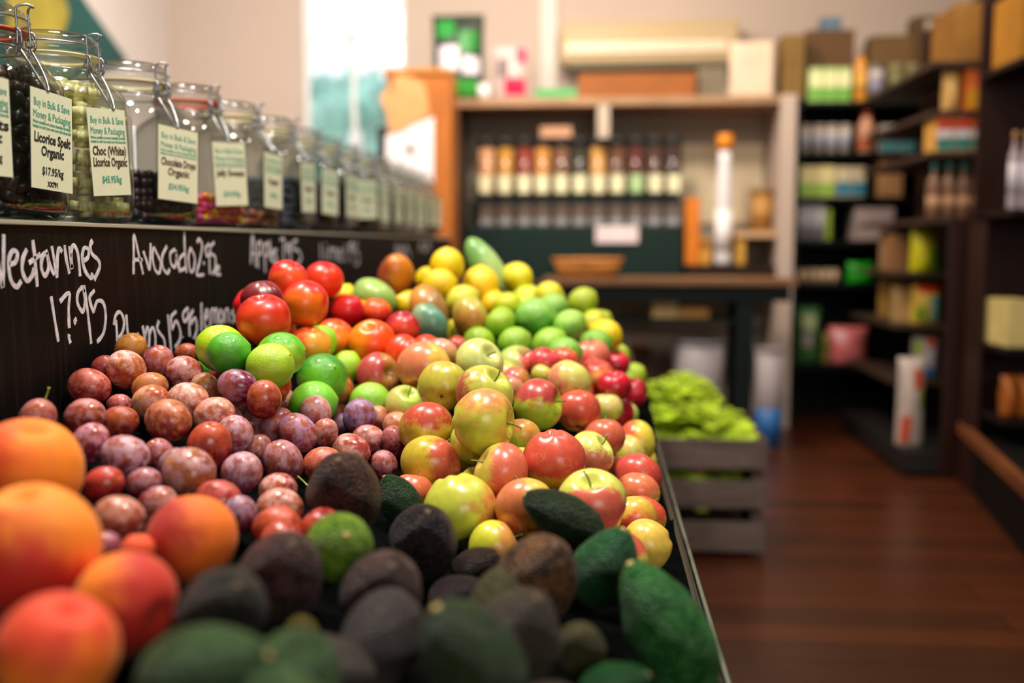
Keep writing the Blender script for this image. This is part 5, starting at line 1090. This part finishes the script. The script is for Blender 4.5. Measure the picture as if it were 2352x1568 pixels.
rowof(tub, 4, 1830, 1952, name='cream_tub', hpx=62, Y=YP, z=zs[1], col='C8B8A8', lid='B0A49C', label='cream tub with bluish band, one of four on the second black shelf', cat='tub', band='A0A0B0', group='cream tubs on the second black shelf')
bottle('ketchup_bottle', 1966, 2004, 92, YP, zs[1], 'C89070', '8C2010', 'bottle with dark red top on the second black shelf', band=('C86030', .1, .3), neck=.55)
rowof(carton, 2, 2012, 2096, name='cracker_box', hpx=60, Y=YP, z=zs[1], col='A89C94', label='grey box with teal base, one of two on the second black shelf', cat='box', band=[('4C8C94', .05, .4)], group='grey and teal boxes')
rowof(carton, 2, 1830, 1914, name='muesli_packet', hpx=68, Y=YP, z=zs[2], col='D8C890', label='cream and leaf-green packet, one of two on the third black shelf', cat='packet', band=[('88B03C', .05, .45)], group='cream and green packets')
rowof(carton, 2, 1916, 1984, name='rice_packet', hpx=66, Y=YP, z=zs[2], col='D0C0A0', label='cream and blue packet, one of two on the third black shelf', cat='packet', band=[('2C7C98', .05, .5)], group='cream and blue packets')
carton('biscuit_box', 2016, 2068, 86, YP, zs[2], 'B88858', 'upright tan box on the third black shelf', 'box')
rowof(tub, 3, 1828, 1896, name='white_tub', hpx=78, Y=YP, z=zs[3], col='B8B4B8', lid='C8C4C8', label='tall white tub, one of three on the fourth black shelf', cat='tub', band='A8A4B0', group='white tubs')
carton('green_carton', 1880+16, 1908, 70, YP+.005, zs[3], '88A030', 'slim green and yellow carton beside the tall white tubs', 'box', d=.1)
carton('napkin_pack', 1962, 2052, 72, YP, zs[3], 'A89490', 'wide pinkish-grey pack on the fourth black shelf', 'packet', band=[('8C7C78', .4, .5)])
rowof(tub, 5, 1830, 1932, name='small_tin', hpx=30, Y=YP, z=zs[4], col='C0A080', lid='C8B090', label='small tan tin in the row of five on the fifth black shelf', cat='tin', group='small tan tins')
bag('green_packet', 1950, 2014, 46, YP, zs[4], '1CA01C', 'bright green packet right of the small tan tins', 'packet', d=.09)
bag('salad_bag', 1838, 1898, 130, YP, zs[5], '3C6C34', 'green and pale patterned bag on the lowest black shelf', patches=[('A0A878', -.7, .5, .6, .85), ('988C8C', -.6, .2, .3, .55)], d=.16)
bag('herb_bag', 1899, 1914, 70, YP, zs[5], '7C7430', 'narrow olive bag squeezed beside the green patterned bag', d=.06)
bag('pink_bag', 1914, 2010, 84, YP-.0, zs[5], 'D87070', 'salmon-pink bag on the lowest black shelf', patches=[('D89CA8', -.8, -.2, .6, .9)], d=.16)
# ------------------------------------------------------------------ aisle gondola at the right
YE = 4.75; dk = mat('2C120C', .5, spec=.3); xg0, xg1 = atY(2172, 800, YE).x, atY(2302, 800, YE).x
zq = atY(2250, 500, YE).z
gd = thing('aisle_shelving', 'dark brown wooden shelving end at the right of the aisle', 'shelving')
obj('end_panel', B(xg0, xg1, YE, YE+.03, 0.0, zq, bev=.004), dk, gd)
obj('upright', B(xg1-.06, xg1, YE, YE+.06, zq, 2.35, bev=.004), mat('3A1C10', .5), gd)
obj('base', B(xg0-.16, xg1, YE+.031, YE+1.25, .02, .12), mat('14100E', .6), gd)
ze = [zq, atY(2250, 345, YE).z, atY(2250, 250, YE).z, atY(2250, 135, YE).z]
obj('spine', B(xg1-.03, xg1-.01, YE+.061, YE+1.25, 0, 2.3), dk, gd)
for z in ze: obj('shelf', B(xg0-.10, xg1-.061, YE+.031, YE+1.2, z-.025, z-.002), mat('3A2418', .6), gd)
for z in (.42, .70, .96): obj('shelf', B(xg0-.14, xg1-.032, YE+.32, YE+1.2, z-.02, z), mat('3A2818', .6), gd)
YQ = YE+.05
def face(fn, **k): return fn(**k)
rowof(bottle, 4, 2128, 2262, name='juice_bottle', hpx=120, Y=YQ, z=ze[0], col='7C5844', cap='1C6C68', label='brown bottle with teal top, one of four on the dark end shelves', group='teal-topped brown bottles', band=('A07858', .1, .4))
rowof(carton, 3, 2140, 2262, name='cereal_box', hpx=76, Y=YQ, z=ze[1], col='D8A048', label='red, white and teal carton, one of three on the dark end shelves', cat='box', band=[('2C7C74', .05, .38), ('D8D0D8', .4, .62), ('D8482C', .64, .95)], group='red white and teal cartons')
carton('orange_box', 2204, 2300-40, 90, YQ, ze[2], 'D86820', 'orange box with yellow base on the highest dark end shelf', 'box', band=[('D09010', .05, .5)])
bag('chips_bag', 2158, 2200, 90, YQ, ze[2], 'C89C58', 'tan bag left of the orange box', d=.12)
carton('shipping_box', 2176, 2262, 125, YQ+.02, ze[3], '8C5C14', 'big golden-brown cardboard box at the upper right', 'box', d=.35, flap=True)
carton('pallet_box', 2296, 2352, 130, YE-.25, 0, '9C6814', 'x') if False else None
bag('corn_bag', 2100, 2168, 96, YE+.34, .96+.0, 'C0B800', 'bright yellow and green bag on the aisle side', 'bag', patches=[('68A018', .1, .8, .05, .5)], d=.14)
bag('crisps_bag', 2106, 2176, 90, YE+.36, .70, 'D8B040', 'bag with red top and teal side on the aisle side', 'bag', patches=[('D03010', -.7, .9, .78, .96), ('68A8A0', .1, .8, .1, .7), ('6C8C18', -.85, -.2, .1, .45)], d=.14)
bag('rice_bag', 2112, 2176, 98, YE+.34, .42, 'A8A0A0', 'white bag with blue base and orange top on the aisle side', 'bag', patches=[('3478B0', -.5, .6, .08, .3), ('C84818', -.1, .7, .78, .95), ('8CA010', -.9, -.4, .6, .9)], d=.14)
bag('dog_food_sack', 2082, 2150, 205, YE+.10, .121, 'B8A8A0', 'tall pale sack with red patches standing at the foot of the aisle shelving', 'sack', patches=[('B84018', .0, .6, .66, .88), ('C85034', -.8, -.2, .06, .36), ('6C7C10', .3, .8, .45, .65)], d=.14)
for k, (px0, px1, pyt, pyb, Y, c, lb) in enumerate([(2034, 2080, 560, 650, 5.7, 'A88058', 'tan packet on the far part of the aisle shelving'), (2036, 2084, 700, 790, 5.6, 'A87C34', 'golden packet low on the far part of the aisle shelving'), (2050, 2096, 560, 640, 5.35, '8C6038', 'brown packet nearer than the tan one on the aisle shelving'), (2066, 2108, 700, 780, 5.25, 'B08C58', 'beige packet beside the white and orange aisle bag')]):
    carton('packet', px0, px1, pyb-pyt, Y, 1.10-(pyb-560)/FPX*Y if False else (.96 if k in (0, 2) else .70), c, lb, 'packet', d=.12)
# second run of shelving at the right edge, with its low wooden platform
YH = 4.22; x0h = atY(2322, 600, YH).x; x1h = x0h+.9
g2 = thing('side_shelving', 'dark shelving with low brown platform, cut off by the right edge of the picture', 'shelving')
obj('back_panel', B(x0h, x1h, YH+.42, YH+.44, 0, 2.3), dk, g2)
zz = [atY(2330, y, YH).z for y in (480, 800, 965, 130)]
for z in zz: obj('shelf', B(x0h, x1h, YH+.0, YH+.419, z-.025, z-.001), mat('1A0E0B', .5, spec=.2), g2)
obj('side_panel', B(x1h, x1h+.02, YH, YH+.44, 0, 2.3), dk, g2); obj('side_panel', B(x0h-.012, x0h-.001, YH+.25, YH+.44, 0, 1.2), dk, g2)
p0, p1 = atZ(2200, 968, .28), atZ(2420, 1172, .28); v = (p1-p0).normalized(); nn = Vector((-v.y, v.x, 0)); nn = nn if nn.x > 0 else -nn
obj('platform_edge', prism([p0-Vector((0, 0, .05)), p1-Vector((0, 0, .05)), p1, p0], nn*.03), mat('7A4420', .5, noise=.3, scale=5), g2)
obj('platform_base', prism([p0-Vector((0, 0, .279))+nn*.031, p1-Vector((0, 0, .279))+nn*.031, p1+nn*.031-Vector((0, 0, .02)), p0+nn*.031-Vector((0, 0, .02))], nn*.3), mat('0C0807', .6, spec=.2), g2)
rowof(bottle, 2, 2312, 2362, name='milk_bottle', hpx=170, Y=YH+.04, z=zz[0], col='B8A8B0', cap='C89860', label='pale bottle with tan cap at the right edge of the picture', group='pale bottles at the right edge', band=('D8D0D8', .2, .6))
carton('cream_box', 2324, 2390, 104, YH+.04, zz[1], 'D8C47C', 'cream box at the right edge of the picture', 'box', d=.25)
rowof(bag, 2, 2326, 2400, name='orange_packet', hpx=92, Y=YH+.05, z=zz[2], col='A85C20', label='orange-brown packet on the lower shelf at the right edge', cat='packet', group='orange-brown packets at the right edge', d=.12)
carton('shipping_box', 2324, 2400, 150, YH+.04, zz[3], 'B87C10', 'amber cardboard box in the top right corner', 'box', d=.3, flap=True)
